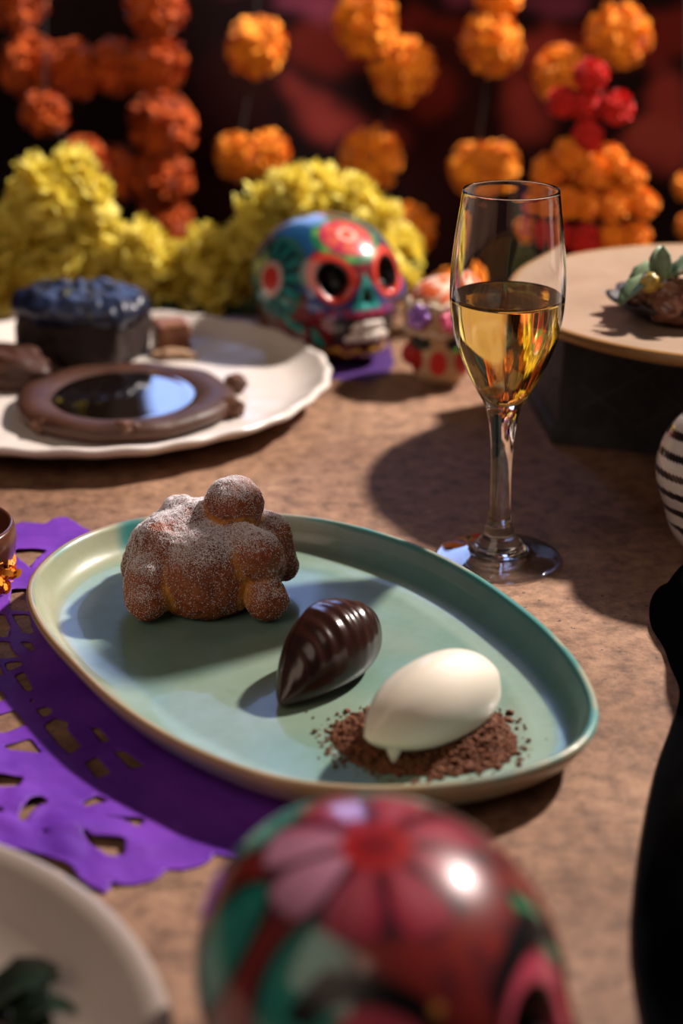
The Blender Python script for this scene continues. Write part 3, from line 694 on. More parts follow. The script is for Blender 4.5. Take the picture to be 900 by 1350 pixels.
# ------------------------------------------------------------------ bread of the dead
BC = Vector((-0.0666, 0.807, PZ + 0.0002))
def bread_sdf(P):
    d = ell(P, (-0.002, 0.004, 0.018), (0.0412, 0.0390, 0.0292))
    k = 0.0019
    def bone(pts):
        nonlocal d
        b = None
        for (a, ra), (c, rc) in zip(pts[:-1], pts[1:]):
            q = cap(P, a, c, ra, rc); b = q if b is None else smin(b, q, 0.003)
        d = smin(d, b, k)
    bone([((-0.006, -0.002, 0.040), 0.011), ((-0.022, -0.014, 0.033), 0.0135), ((-0.0290, -0.025, 0.020), 0.0110), ((-0.0290, -0.0305, 0.0110), 0.0108)])
    bone([((0.012, -0.010, 0.038), 0.008), ((0.0250, -0.0235, 0.0315), 0.0128)])
    bone([((0.0275, -0.026, 0.020), 0.0075), ((0.0300, -0.0300, 0.0105), 0.0105)])
    bone([((-0.012, 0.012, 0.040), 0.008), ((-0.0165, 0.016, 0.0375), 0.0085), ((-0.03, 0.028, 0.015), 0.009)])
    bone([((0.012, 0.006, 0.042), 0.008), ((0.031, 0.008, 0.030), 0.0095), ((0.0365, 0.006, 0.014), 0.0085)])
    bone([((-0.030, 0.0, 0.028), 0.010), ((-0.0345, -0.003, 0.016), 0.010)])
    d = smin(d, ell(P, (0.0125, 0.000, 0.0485), (0.0150, 0.0150, 0.0148)), 0.0022)
    d = smin(d, ell(P, (-0.001, -0.019, 0.019), (0.0235, 0.0215, 0.0245)), 0.0035)
    return smax(d, -P[:, 2], 0.003)
V, Fc = sdf_mesh(bread_sdf, (0, 0, 0.022), 110, 0.075, 90)
NV = []; 
eps = 1e-4; G = np.stack([bread_sdf(V + np.eye(3)[i] * eps) - bread_sdf(V - np.eye(3)[i] * eps) for i in range(3)], 1); G /= np.linalg.norm(G, axis=1)[:, None] + 1e-9
# crease measure: average distance to a larger offset surface
cr_ = np.clip((0.004 - bread_sdf(V + G * 0.004)) / 0.002, 0, 1)
V = V + G * (0.00035 * fnoise(V, 500, 3, 1) + 0.0005 * fnoise(V, 160, 2, 2))[:, None]; V[:, 2] = np.maximum(V[:, 2], 0)
nb = fnoise(V, 90, 3, 3); up = G[:, 2]
C = np.tile(np.array((0.34, 0.080, 0.021)), (len(V), 1)); C = mixc(C, (0.20, 0.040, 0.014), sst(-0.2, 0.6, nb) * 0.8)
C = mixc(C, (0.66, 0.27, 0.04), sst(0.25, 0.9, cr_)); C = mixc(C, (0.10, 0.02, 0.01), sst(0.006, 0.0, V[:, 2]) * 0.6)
bread = thing('sugared_bread', 'round sugar-dusted sweet bread with dough knobs on the green platter', 'bread', BC)
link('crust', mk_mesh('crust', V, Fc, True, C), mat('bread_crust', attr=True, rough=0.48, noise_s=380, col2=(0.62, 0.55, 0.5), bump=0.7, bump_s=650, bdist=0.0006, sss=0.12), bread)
# sugar crystals
rnd = np.random.RandomState(5); Vn = V; Fa = np.array([f for f in Fc]); cen = Vn[Fa].mean(1); gn = G[Fa].mean(1)
ar = np.linalg.norm(np.cross(Vn[Fa[:, 2]] - Vn[Fa[:, 0]], Vn[Fa[:, 3]] - Vn[Fa[:, 1]]), axis=1)
cr_f = cr_[Fa].mean(1); nz = fnoise(cen, 260, 3, 7); nz2 = fnoise(cen, 70, 2, 9)
pr = ar * (0.36 + 3.4 * sst(0.25, 0.95, gn[:, 2] + 0.12 * cen[:, 0] / -0.04)) * (1 - 0.85 * sst(0.3, 0.9, cr_f) * sst(0.9, 0.4, gn[:, 2])) * (0.25 + 0.75 * sst(-1.05, 0.3, nz + 0.7 * nz2)) * sst(0.0, 0.008, cen[:, 2])
idx = rnd.choice(len(pr), 62000, p=pr / pr.sum())
oc = np.array([(1, 0, 0), (-1, 0, 0), (0, 1, 0), (0, -1, 0), (0, 0, 1), (0, 0, -1)], float); of = [(0, 2, 4), (2, 1, 4), (1, 3, 4), (3, 0, 4), (2, 0, 5), (1, 2, 5), (3, 1, 5), (0, 3, 5)]
w4 = rnd.dirichlet((1, 1, 1, 1), len(idx)); pos = (Vn[Fa[idx]] * w4[:, :, None]).sum(1) + gn[idx] * 0.00012
sc = rnd.uniform(0.00011, 0.00027, len(idx)); ra = rnd.normal(size=(len(idx), 3, 3)); qm, _ = np.linalg.qr(ra)
SVv = (np.einsum('nij,vj->nvi', qm, oc) * sc[:, None, None] + pos[:, None, :]).reshape(-1, 3)
SFf = (np.array(of)[None] + (np.arange(len(idx)) * 6)[:, None, None]).reshape(-1, 3)
o = link('sugar', mk_mesh('sugar', SVv, SFf, False), mat('sugar_grain', (0.90, 0.86, 0.90), 0.35, spec=0.6), bread); o['kind'] = 'stuff'; o['label'] = 'white sugar crystals dusted over the crust'

# ------------------------------------------------------------------ quenelles
def quenelle(L, W, H, nu=120, nv=96, ridge=None, sk=1.12, pa=(2.0, 0.68), pb=(1.7, 0.85)):
    V = []; Fc = []
    for i in range(nu):
        u = -1 + 2 * i / (nu - 1)
        u2 = 2 * ((u + 1) / 2) ** sk - 1; ea, eb = pa if u2 > 0 else pb
        sh = max(0.0, 1 - abs(u2) ** ea) ** eb
        for j in range(nv):
            a = 2 * math.pi * j / nv; c, s_ = math.cos(a), math.sin(a)
            yv = math.copysign(abs(c) ** 0.92, c); zv = math.copysign(abs(s_) ** (0.95 if s_ > 0 else 0.8), s_)
            hz = H * (0.62 if s_ > 0 else 0.38)
            p = np.array((u * L, yv * W * sh, zv * hz * sh))
            if ridge: p = ridge(p, u, a, sh)
            V.append(p)
    V = np.array(V)
    for i in range(nu - 1):
        for j in range(nv):
            j2 = (j + 1) % nv; Fc.append((i * nv + j, i * nv + j2, (i + 1) * nv + j2, (i + 1) * nv + j))
    return V, Fc
def place(V, c, yaw, pitch):
    M = Matrix.Rotation(yaw, 3, 'Z') @ Matrix.Rotation(pitch, 3, 'Y'); return V @ np.array(M).T + np.array(c)
def choc_ridge(p, u, a, sh):
    # transverse spoon ridges over the upper left flank, smooth right side with one long edge
    m = math.exp(-((a - R(115)) / 0.62) ** 2) * (1 - abs(u) ** 3)
    k = 0.00045 * math.sin(u * 34 + 4 * (a - 2)) * m; r = math.hypot(p[1], p[2]) + 1e-6
    e = 0.0012 * math.exp(-((a - R(62)) / 0.14) ** 2) * sh + 0.0016 * math.exp(-((a - R(-8)) / 0.16) ** 2) * sh
    f = 1 + (k + e) / max(r, 0.004); p = p.copy(); p[1] *= f; p[2] *= f; return p
tipP = at(370, 921, PZ); endP = at(487, 822, PZ + 0.019)
def qplace(tipP, endP, W, H, ridge, name, mtl, parent=None, lift=0.0, droop=0.0, **kw):
    d = endP - tipP; L = d.length / 2; yaw = math.atan2(d.y, d.x)
    V, Fc = quenelle(L, W, H, ridge=ridge, **kw)
    V[:, 2] += H * (0.36 - droop * np.maximum(0, -V[:, 0] / L) ** 1.6)
    V = place(V, (0, 0, 0), yaw, 0.0)
    V[:, 2] = np.where(V[:, 2] < 0.001, 0.001 * 0 + np.maximum(V[:, 2], 0.0), V[:, 2])
    c = (tipP + endP) / 2
    return link(name, mk_mesh(name, V, Fc), mtl, parent, (c.x, c.y, PZ + lift)), c, yaw, L
m_choc = mat('dark_chocolate', (0.020, 0.005, 0.003), 0.24, noise_s=60, col2=(0.032, 0.009, 0.005), spec=0.6, bump=0.12, bump_s=160)
q1, c1, yaw1, L1 = qplace(at(369, 930, PZ + .003), at(490, 818, PZ + .014), 0.0190, 0.036, choc_ridge, 'chocolate_quenelle', m_choc, droop=0.27, pb=(1.9, 0.74))
tag(q1, 'glossy dark chocolate quenelle with spoon ridges at the middle of the platter', 'chocolate')
def ice_ridge(p, u, a, sh):
    r = math.hypot(p[1], p[2]) + 1e-6
    e = 0.0010 * math.exp(-((a - R(95)) / 0.25) ** 2) * sh - 0.0010 * math.exp(-((a - R(-20 + 30 * u)) / 0.10) ** 2) * sh + 0.0003 * math.sin(a * 5 + u * 3)
    f = 1 + e / max(r, 0.004); p = p.copy(); p[1] *= f; p[2] *= f; return p
m_ice = mat('ice_cream', (0.76, 0.68, 0.57), 0.55, coat=0.35, sss=0.35, sssr=(1, 0.8, 0.5), noise_s=200, col2=(0.76, 0.66, 0.54), bump=0.06, bump_s=250, contrast=(0.55, 0.75))
ice = thing('ice_cream_quenelle', 'creamy white ice cream quenelle resting on chocolate crumbs', 'ice cream')
q2, c2, yaw2, L2 = qplace(at(484, 992, PZ + .010), at(650, 890, PZ + .018), 0.0190, 0.036, ice_ridge, 'scoop', m_ice, ice, 0.0035, sk=1.05, pa=(2.2, 0.58), pb=(2.0, 0.66))
dp = at(519, 1003, PZ + 0.004)
V, Fc = lathe([(0.0004, -0.003), (0.0016, 0.0), (0.0030, 0.004), (0.0042, 0.008), (0.003, 0.010)], 20)
link('drip', mk_mesh('drip', np.array(V), Fc), m_ice, ice, (dp.x, dp.y + 0.002, PZ + 0.0035))
# put the empty at the base of the scoop
ice.location = (c2.x, c2.y, PZ)
for c_ in ice.children: c_.location = Vector(c_.location) - Vector(ice.location)
# ------------------------------------------------------------------ chocolate crumble
m_crumb = mat('crumb', (0.20, 0.062, 0.020), 0.8, noise_s=400, col2=(0.085, 0.024, 0.009), bump=0.8, bump_s=900)
cb = np.array(spline(pw([(440, 968), (470, 945), (530, 935), (600, 938), (650, 945), (672, 965), (678, 990), (655, 1010), (610, 1020), (550, 1022), (490, 1015), (455, 995)]), 60))
rnd = random.Random(11); parts = []; cc_ = cb.mean(0)
D4, F4 = csphere(3)
tries = 0
shift = np.array((at(560, 980, PZ) - at(560, 980, 0))[:2]); cb = cb + shift
lo = cb.min(0); hi = cb.max(0)
Pq = np.c_[np.random.uniform(lo[0] - .008, hi[0] + .008, 16000), np.random.uniform(lo[1] - .008, hi[1] + .008, 16000)]
dq = sd_poly(Pq, cb)
for p_, d_ in zip(Pq, dq):
    if d_ > 0.007 or (d_ > 0 and rnd.random() > 0.06) or len(parts) > 6500: continue
    s_ = rnd.choice((0.0004, 0.0006, 0.0007, 0.0009, 0.0012)) * rnd.uniform(0.8, 1.2)
    hgt = 0 if d_ > -0.001 else min(0.0075, (-d_) * 0.55) * rnd.random() ** 0.6
    k = 1 + 0.3 * fnoise(D4 + rnd.random() * 50, 3, 1)
    parts.append((D4 * k[:, None] * s_ * np.array((rnd.uniform(.7, 1.3), rnd.uniform(.7, 1.3), rnd.uniform(.6, 1))) + np.array((p_[0], p_[1], s_ * 0.6 + hgt)), F4))
V, Fc = join(parts); cx, cy = cb.mean(0); V[:, 0] -= cx; V[:, 1] -= cy
o = link('chocolate_crumbs', mk_mesh('crumbs', V, Fc), m_crumb, None, (cx, cy, PZ - 0.0002)); tag(o, 'bed of brown chocolate crumbs under the ice cream', 'crumbs', kind='stuff')
loose = [(415, 966, 3.5), (413, 947, 1.8), (433, 949, 2), (432, 993, 2.2), (442, 1012, 3.2), (431, 973, 1.6), (433, 902, 2.4), (404, 939, 1.5), (686, 949, 2), (684, 995, 3), (697, 978, 3.2), (691, 957, 1.7), (720, 976, 1.6), (652, 945, 2.2), (490, 932, 2), (668, 1002, 2.4), (497, 1026, 2), (455, 1012, 2), (420, 1000, 1.5), (650, 1020, 1.8)]
Vc, Fcc = blob(4, (1, 1, 0.8), amp=0.3, sc=3); cm = mk_mesh('crumb', Vc, Fcc); cm.materials.append(m_crumb)
for a, b, r in loose:
    p = at(a, b, PZ); s_ = r * 0.72 / F
    o = link('crumb', cm, None, None, (p.x, p.y, PZ + s_ * 0.7), (0, 0, rnd.uniform(0, 6))); o.scale = (s_,) * 3
    tag(o, 'tiny loose brown crumb scattered on the platter around the ice cream', 'crumb', 'loose crumbs on the platter')

# ------------------------------------------------------------------ champagne flute
fp = at(656, 738); FX, FY = fp.x, fp.y
outer = [(0.0004, 0.0002), (0.020, 0.0002), (0.0322, 0.0004), (0.0338, 0.0012), (0.0338, 0.0022), (0.0320, 0.0031), (0.024, 0.0046), (0.0165, 0.0064), (0.0135, 0.0085), (0.0125, 0.0105), (0.0100, 0.0135), (0.0082, 0.0160), (0.0080, 0.0185), (0.0071, 0.021),
         (0.0062, 0.026), (0.0058, 0.034), (0.0056, 0.045), (0.0057, 0.058), (0.0062, 0.068), (0.0070, 0.076), (0.0082, 0.083), (0.0108, 0.0905), (0.0150, 0.0980), (0.0195, 0.1065), (0.0236, 0.116), (0.0268, 0.126), (0.0288, 0.137), (0.0296, 0.148),
         (0.0295, 0.158), (0.0286, 0.170), (0.0272, 0.182), (0.0256, 0.193), (0.0245, 0.2012), (0.0242, 0.2020)]
inner_b = [(0.0003, 0.0905), (0.0040, 0.0918), (0.0085, 0.0960), (0.0132, 0.1015), (0.0182, 0.1095), (0.0223, 0.1185), (0.0255, 0.128), (0.0274, 0.138), (0.0282, 0.148), (0.0282, 0.158), (0.0274, 0.170), (0.0261, 0.182), (0.0246, 0.193), (0.0234, 0.2012), (0.0237, 0.2020)]
def refine(pr, k=5):
    P_ = np.array(pr); out = []
    for i in range(len(P_) - 1):
        p0 = P_[max(i - 1, 0)]; p1 = P_[i]; p2 = P_[i + 1]; p3 = P_[min(i + 2, len(P_) - 1)]
        for t in np.linspace(0, 1, k, endpoint=False):
            q = 0.5 * ((2 * p1) + (-p0 + p2) * t + (2 * p0 - 5 * p1 + 4 * p2 - p3) * t * t + (-p0 + 3 * p1 - 3 * p2 + p3) * t ** 3); out.append((max(q[0], 0.0002), q[1]))
    out.append(tuple(P_[-1])); return out
po = refine(outer, 4); pi_ = refine(inner_b, 4)
ifoot = next(i for i, p in enumerate(po) if p[1] > 0.002 and p[0] < 0.0165)
footp = [(0.0160, 0.0003)] + [p for p in po[:ifoot] if p[0] > 0.0162] + [(0.0160, 0.0066)]
stemp = [(0.0004, 0.0003), (0.0158, 0.0003), (0.0159, 0.0064)] + po[ifoot:]
V, Fc = lathe(stemp + list(reversed(pi_)), 128)
m_glass = mat('clear_glass', (1, 1, 1), 0.0, transm=1.0, ior=1.5)
fl_t = thing('champagne_flute', 'tall clear champagne flute half full of golden sparkling wine', 'glass', (FX, FY, 0))
link('stem_and_bowl', mk_mesh('flute_glass', V, Fc), m_glass, fl_t)
nF = 128; V = [(r * math.cos(6.2831853 * k / nF), r * math.sin(6.2831853 * k / nF), z_) for r, z_ in footp for k in range(nF)]; mF = len(footp)
Fc = [(i * nF + k, i * nF + (k + 1) % nF, ((i + 1) % mF) * nF + (k + 1) % nF, ((i + 1) % mF) * nF + k) for i in range(mF) for k in range(nF)]
m_thin = bpy.data.materials.new('thin_glass'); m_thin.use_nodes = True; nt = m_thin.node_tree; nt.nodes.clear()
_o = nt.nodes.new('ShaderNodeOutputMaterial'); _t = nt.nodes.new('ShaderNodeBsdfTransparent'); _t.inputs[0].default_value = (0.97, 0.97, 0.99, 1)
_g = nt.nodes.new('ShaderNodeBsdfGlossy'); _g.inputs['Roughness'].default_value = 0.02; _f = nt.nodes.new('ShaderNodeFresnel'); _f.inputs[0].default_value = 1.5
_g2 = nt.nodes.new('ShaderNodeBsdfGlass'); _g2.inputs['IOR'].default_value = 1.45; _m = nt.nodes.new('ShaderNodeMixShader'); _m2 = nt.nodes.new('ShaderNodeMixShader'); _m2.inputs[0].default_value = 0.33
_ge = nt.nodes.new('ShaderNodeNewGeometry'); _mr2 = nt.nodes.new('ShaderNodeMapRange'); _mr2.inputs[3].default_value = 1.5; _mr2.inputs[4].default_value = 0.667
nt.links.new(_ge.outputs['Backfacing'], _mr2.inputs[0]); nt.links.new(_mr2.outputs[0], _f.inputs[0])
_mu = nt.nodes.new('ShaderNodeMath'); _mu.operation = 'MULTIPLY'; _mu.use_clamp = True; _mu.inputs[1].default_value = 3.5
nt.links.new(_f.outputs[0], _mu.inputs[0]); nt.links.new(_mu.outputs[0], _m.inputs[0]); nt.links.new(_t.outputs[0], _m.inputs[1]); nt.links.new(_g.outputs[0], _m.inputs[2])
nt.links.new(_m.outputs[0], _m2.inputs[1]); nt.links.new(_g2.outputs[0], _m2.inputs[2]); nt.links.new(_m2.outputs[0], _o.inputs[0])
link('foot', mk_mesh('foot', V, Fc), m_thin, fl_t)
WZ = 0.1475
wi = [(r + 0.00008, z_ - 0.00004) for r, z_ in pi_ if z_ < WZ - 0.0006]
rw = float(np.interp(WZ, [p[1] for p in pi_], [p[0] for p in pi_]))
wi += [(rw + 0.0001, WZ + 0.0004), (rw - 0.0006, WZ), (rw - 0.003, WZ - 0.0002), (rw * 0.5, WZ - 0.0003), (0.0004, WZ - 0.0003)]
V, Fc = lathe(wi, 128)
m_wine = mat('golden_wine', (1.0, 0.74, 0.20), 0.0, transm=1.0, ior=1.335)
o = link('wine', mk_mesh('wine', V, Fc), m_wine, fl_t); o['label'] = 'golden sparkling wine'
bub = []
for k in range(70):
    a = random.uniform(0, 6.28); zq = random.uniform(0.1, WZ - 0.001); rr = float(np.interp(zq, [p[1] for p in pi_], [p[0] for p in pi_])) * random.uniform(0.6, 0.97)
    if k < 30: zq = WZ - 0.0005; rr = rw * random.uniform(0.93, 0.97)
    D, f = csphere(4); bub.append((D * random.uniform(0.0002, 0.0005) + np.array((rr * math.cos(a), rr * math.sin(a), zq)), f))
V, Fc = join(bub); o = link('bubbles', mk_mesh('bubbles', V, Fc), mat('bubble', (1, 1, 1), 0.0, transm=1.0, ior=1.0 / 1.33 + 0.25), fl_t); o['kind'] = 'stuff'

# ------------------------------------------------------------------ white plate with dessert
WC = Vector((-0.166, 1.138, 0)); WR = 0.1585
def plate_mesh(Rp, prof, n=160, wav=0, waves=28, seed=0):
    V = []; Fc = []
    for i, (r, z_) in enumerate(prof):
        for k in range(n):
            a = 2 * math.pi * k / n; f = (r / Rp) ** 4
            rr = r * (1 + wav * f * (math.sin(a * waves) * 0.6 + math.sin(a * waves * 0.37 + seed) * 0.7)); V.append((rr * math.cos(a), rr * math.sin(a), z_ + wav * 0.06 * f * math.sin(a * waves + 1)))
    for i in range(len(prof) - 1):
        for k in range(n):
            k2 = (k + 1) % n; Fc.append((i * n + k, i * n + k2, (i + 1) * n + k2, (i + 1) * n + k))
    Fc.append(tuple(reversed(range(n)))); b = (len(prof) - 1) * n; Fc.append(tuple(range(b, b + n)))
    return V, Fc
k = WR
pr = [(0.002, 0.0), (0.085, 0.0), (0.092, 0.001), (0.118, 0.005), (0.145, 0.0115), (k - 0.002, 0.017), (k, 0.0195), (k - 0.001, 0.0215), (k - 0.004, 0.0222), (0.1525, 0.0205), (0.146, 0.0160), (0.138, 0.0115), (0.128, 0.0096), (0.112, 0.0092), (0.05, 0.0092), (0.002, 0.0092)]
V, Fc = plate_mesh(k, pr, wav=0.010)
o = link('dinner_plate', mk_mesh('white_plate', V, Fc), mat('white_ceramic', (0.74, 0.66, 0.60), 0.28, noise_s=14, col2=(0.68, 0.60, 0.55), bump=0.1, bump_s=20, bdist=0.004), None, WC)
tag(o, 'large white scalloped ceramic plate with chocolate dessert at left', 'plate')
PW = 0.0095
m_navy_sheen = mat('dark_glaze_blue_sheen', (0.006, 0.008, 0.022), 0.38, spec=0.7, noise_s=50, col2=(0.010, 0.016, 0.05), bump=0.7, bump_s=90, bdist=0.003)  # navy base colour stands in for the blue reflection on the dark top
m_cake = mat('dark_sponge', (0.030, 0.011, 0.007), 0.7, noise_s=80, col2=(0.014, 0.006, 0.006), bump=0.9, bump_s=140, bdist=0.003)
def cake_sdf(P):
    q = np.abs(P - np.array((0, 0, 0.018))) - np.array((0.032, 0.026, 0.009)); d = np.linalg.norm(np.maximum(q, 0), axis=1) + np.minimum(q.max(1), 0) - 0.008
    d += 0.0036 * fnoise(P, 55, 3, 3); return smax(d, -P[:, 2], 0.002)
V, Fc = sdf_mesh(cake_sdf, (0, 0, 0.018), 40, 0.08)
pt = aty(106, 470, 1.225)
ck = thing('chocolate_cake', 'dark square chocolate cake with shiny dark top coloured with a blue sheen at the back of the white plate', 'cake', (aty(108, 440, 1.208).x, 1.208, PW), R(-12)); ck.scale = (0.97, 0.97, 1.18)
link('sponge', mk_mesh('sponge', V, Fc), m_cake, ck)
def top_sdf(P):
    d = ell(P, (0, 0, 0.035), (0.051, 0.043, 0.0135))
    return d + 0.0042 * fnoise(P, 50, 3, 4)
V, Fc = sdf_mesh(top_sdf, (0, 0, 0.037), 44, 0.08)
link('glaze_top', mk_mesh('glaze_top', V, Fc), m_navy_sheen, ck)
m_pist = mat('pistachio', (0.20, 0.20, 0.06), 0.7, noise_s=300, col2=(0.10, 0.10, 0.03)); parts = []
for q in range(60):
    D, f = csphere(3); kk = 1 + 0.3 * fnoise(D + q, 3, 1); a = random.gauss(0, 0.012); b = random.gauss(0, 0.009)
    parts.append((D * kk[:, None] * random.uniform(0.0009, 0.002) + np.array((a, b, 0.0435 + random.uniform(-.0005, .001))), f))
V, Fc = join(parts); o = link('pistachio_crumbs', mk_mesh('pistachio', V, Fc), m_pist, ck); o['kind'] = 'stuff'
# mousse ring with sauce pool
rp = Vector((at(166, 527, 0.014).x, 1.093, PW))
m_mousse = mat('chocolate_mousse', (0.075, 0.026, 0.012), 0.5, noise_s=50, col2=(0.05, 0.017, 0.009), bump=0.4, bump_s=120, bdist=0.002)
ringp = [(0.040, 0.0002), (0.066, 0.0002), (0.071, 0.003), (0.0725, 0.0075), (0.069, 0.0115), (0.062, 0.0128), (0.054, 0.0118), (0.047, 0.0090), (0.044, 0.006), (0.0002, 0.006)]
V, Fc = plate_mesh(0.0725, ringp, n=96, wav=0.012, waves=9)
rg = thing('chocolate_tart', 'round brown chocolate ring filled with glossy dark sauce on the white plate', 'dessert', rp)
link('mousse_ring', mk_mesh('mousse_ring', V, Fc), m_mousse, rg)
V, Fc = plate_mesh(0.05, [(0.0002, 0.0062), (0.046, 0.0070), (0.0480, 0.0094), (0.046, 0.0098), (0.040, 0.0097), (0.03, 0.0096), (0.0002, 0.0099)], n=96)
o = link('sauce_pool', mk_mesh('sauce_pool', V, Fc), mat('dark_sauce', (0.006, 0.003, 0.002), 0.03, spec=0.9, coat=1.0), rg, (0, 0, 0.0004), (R(2.5), 0, 0)); o['label'] = 'mirror-smooth dark chocolate sauce'
# nibs and pieces
m_nib = mat('nib', (0.16, 0.065, 0.03), 0.5, noise_s=120, col2=(0.07, 0.025, 0.012), bump=0.5, bump_s=300)
for a, b, s_, zt in ((310, 505, 0.0080, 0.006), (308, 537, 0.0085, 0.006), (288, 540, 0.0075, 0.006), (170, 570, 0.0100, 0.006), (58, 563, 0.0075, 0.005), (296, 522, 0.007, 0.009)):
    V, Fc = blob(10, (1.0, 0.85, 0.75), amp=0.25, sc=2.5, seed=int(a)); p = at(a, b, PW + zt)
    o = link('nut_piece', mk_mesh('nut_piece', V * s_, Fc), m_nib, None, (p.x, p.y, PW + s_ * 0.72)); 
    tag(o, {310: 'caramelised nut piece at the right tip of the chocolate ring, the rear one', 308: 'caramelised nut piece at the right of the chocolate ring, lowest and rightmost', 288: 'small nut piece left of the pair at the right of the chocolate ring',
            170: 'dark nut piece leaning on the front of the chocolate ring', 58: 'dark bluish nut piece at the front left of the chocolate ring', 296: 'small nut piece on the right side of the chocolate ring, among three others'}[a], 'nut', 'nut pieces around the chocolate ring')
def rbox(hx, hy, hz, r, n=16, amp=0.0006):
    def s_(P):
        q = np.abs(P - np.array((0, 0, hz))) - np.array((hx - r, hy - r, hz - r)); return np.linalg.norm(np.maximum(q, 0), axis=1) + np.minimum(q.max(1), 0) - r + amp * fnoise(P, 150, 2)
    return sdf_mesh(s_, (0, 0, hz), n, max(hx, hy, hz) * 2.2)
p = at(225, 462, PW); V, Fc = rbox(0.0125, 0.012, 0.011, 0.003)
tag(link('chocolate_cube', mk_mesh('chocolate_cube', V, Fc), mat('milk_chocolate', (0.26, 0.10, 0.045), 0.45, noise_s=60, col2=(0.18, 0.06, 0.03)), None, (p.x, p.y + 0.004, PW), (0, 0, R(20))), 'light brown chocolate cube right of the dark cake', 'chocolate')
p = at(10, 515, PW); V, Fc = blob(24, (0.032, 0.026, 0.017), amp=0.18, sc=2.0, seed=4); V[:, 2] = np.maximum(V[:, 2] + 0.010, 0)
tag(link('mousse_dollop', mk_mesh('mousse_dollop', V, Fc), m_mousse, None, (p.x, p.y + 0.02, PW)), 'brown mousse dollop left of the dark cake at the picture edge', 'mousse')
p = at(232, 472, PW); V, Fc = blob(14, (0.016, 0.008, 0.004), amp=0.25, sc=3, seed=9); V[:, 2] = np.maximum(V[:, 2] + 0.002, 0)
tag(link('cream_smear', mk_mesh('cream_smear', V, Fc), mat('tan_cream', (0.36, 0.22, 0.13), 0.5), None, (p.x, p.y, PW)), 'tan cream smear below the light brown chocolate cube', 'cream')

# ------------------------------------------------------------------ raised plate on dark stone stand
m_stone = mat('dark_stone', (0.018, 0.017, 0.019), 0.75, noise_s=60, col2=(0.035, 0.033, 0.036), bump=0.8, bump_s=120, bdist=0.002)
st = thing('stone_stand', 'dark grey stone pedestal with scratched diamond pattern under the raised plate', 'stand', (0.235, 1.06, 0))
poly = [(0.134, 1.052), (0.335, 0.990), (0.375, 1.09), (0.22, 1.17), (0.126, 1.158)]
pl = np.array(poly) - np.array((0.235, 1.06))
def prism(pl, zs_, cuts):
    V = []; Fc = []; n = len(pl)
    for z_, s_ in zip(zs_, cuts):
        for p_ in pl: V.append((p_[0] * s_, p_[1] * s_, z_))
    for i in range(len(zs_) - 1):
        for k in range(n): k2 = (k + 1) % n; Fc.append((i * n + k, i * n + k2, (i + 1) * n + k2, (i + 1) * n + k))
    Fc.append(tuple(reversed(range(n)))); b = (len(zs_) - 1) * n; Fc.append(tuple(range(b, b + n))); return V, Fc
V, Fc = prism(pl, (0.012, 0.0875), (0.965, 0.93)); link('block', mk_mesh('stand_block', V, Fc, False), m_stone, st)
V, Fc = prism(pl, (0, 0.002, 0.010, 0.0125), (0.99, 1.0, 1.0, 0.985)); link('base_slab', mk_mesh('base_slab', V, Fc, False), m_stone, st)
# engraved diamond lines as thin raised ridges on the front and the left faces
parts = []
def face_pt(a, b, u, z_):
    s_ = 0.965 + (0.93 - 0.965) * (z_ - 0.012) / 0.0755; q = pl[a] * s_ * (1 - u) + pl[b] * s_ * u; return Vector((q[0], q[1], z_))
for (a, b, nn) in ((0, 1, 4), (4, 0, 2)):
    for k in range(-2, nn + 1):
        for sg in (1, -1):
            us = np.linspace(0, 1, 9); pts = []
            for t in us:
                u = (k + t * 2) / nn if sg > 0 else (k + 2 - t * 2) / nn
                if 0.02 < u < 0.98: pts.append(face_pt(a, b, u, 0.016 + t * 0.068))
            if len(pts) > 1: parts.append(tube(pts, 0.0006, 5))
V, Fc = join(parts); o = link('diamond_ridges', mk_mesh('diamond_ridges', V, Fc), mat('scratch', (0.075, 0.07, 0.07), 0.7), st)
o['label'] = 'thin pale lines crossing as diamonds'
RPC = Vector((0.238, 1.03, 0.088)); RR = 0.138
pr = [(0.002, 0), (0.085, 0), (0.092, 0.001), (0.125, 0.0055), (RR - 0.001, 0.0105), (RR, 0.013), (RR - 0.001, 0.0155), (RR - 0.003, 0.0165), (RR - 0.007, 0.0158), (0.118, 0.0135), (0.095, 0.0125), (0.05, 0.0122), (0.002, 0.0122)]
V, Fc = plate_mesh(RR, pr); V = np.array(V); rr = np.hypot(V[:, 0], V[:, 1])
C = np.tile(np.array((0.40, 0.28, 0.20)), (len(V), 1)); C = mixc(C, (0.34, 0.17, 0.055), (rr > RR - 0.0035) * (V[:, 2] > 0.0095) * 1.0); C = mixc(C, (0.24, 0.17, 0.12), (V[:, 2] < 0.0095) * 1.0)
o = link('dinner_plate', mk_mesh('raised_plate', V, Fc, True, C), mat('sand_ceramic', attr=True, rough=0.35, noise_s=30, col2=(0.85, 0.82, 0.8)), None, RPC)
tag(o, 'sand-coloured plate with ochre rim raised on the dark stone stand', 'plate')
PRZ = RPC.z + 0.0125
sh = Vector((0.213, 1.0, PRZ)); V = []; Fc = []; n = 72
for i, (r, z_) in enumerate([(0.004, 0.0), (0.03, 0.0), (0.040, 0.003), (0.050, 0.009), (0.0515, 0.0115), (0.049, 0.0115), (0.040, 0.006), (0.030, 0.003), (0.004, 0.003)]):
    for k in range(n):
        a = 2 * math.pi * k / n; f = (r / 0.05) ** 3; rr = r * (1 + 0.05 * f * math.sin(a * 13)); V.append((rr * math.cos(a) * 1.05, rr * math.sin(a) * 0.8, z_ + 0.0015 * f * math.sin(a * 13 + 1)))
for i in range(8):
    for k in range(n): k2 = (k + 1) % n; Fc.append((i * n + k, i * n + k2, (i + 1) * n + k2, (i + 1) * n + k))
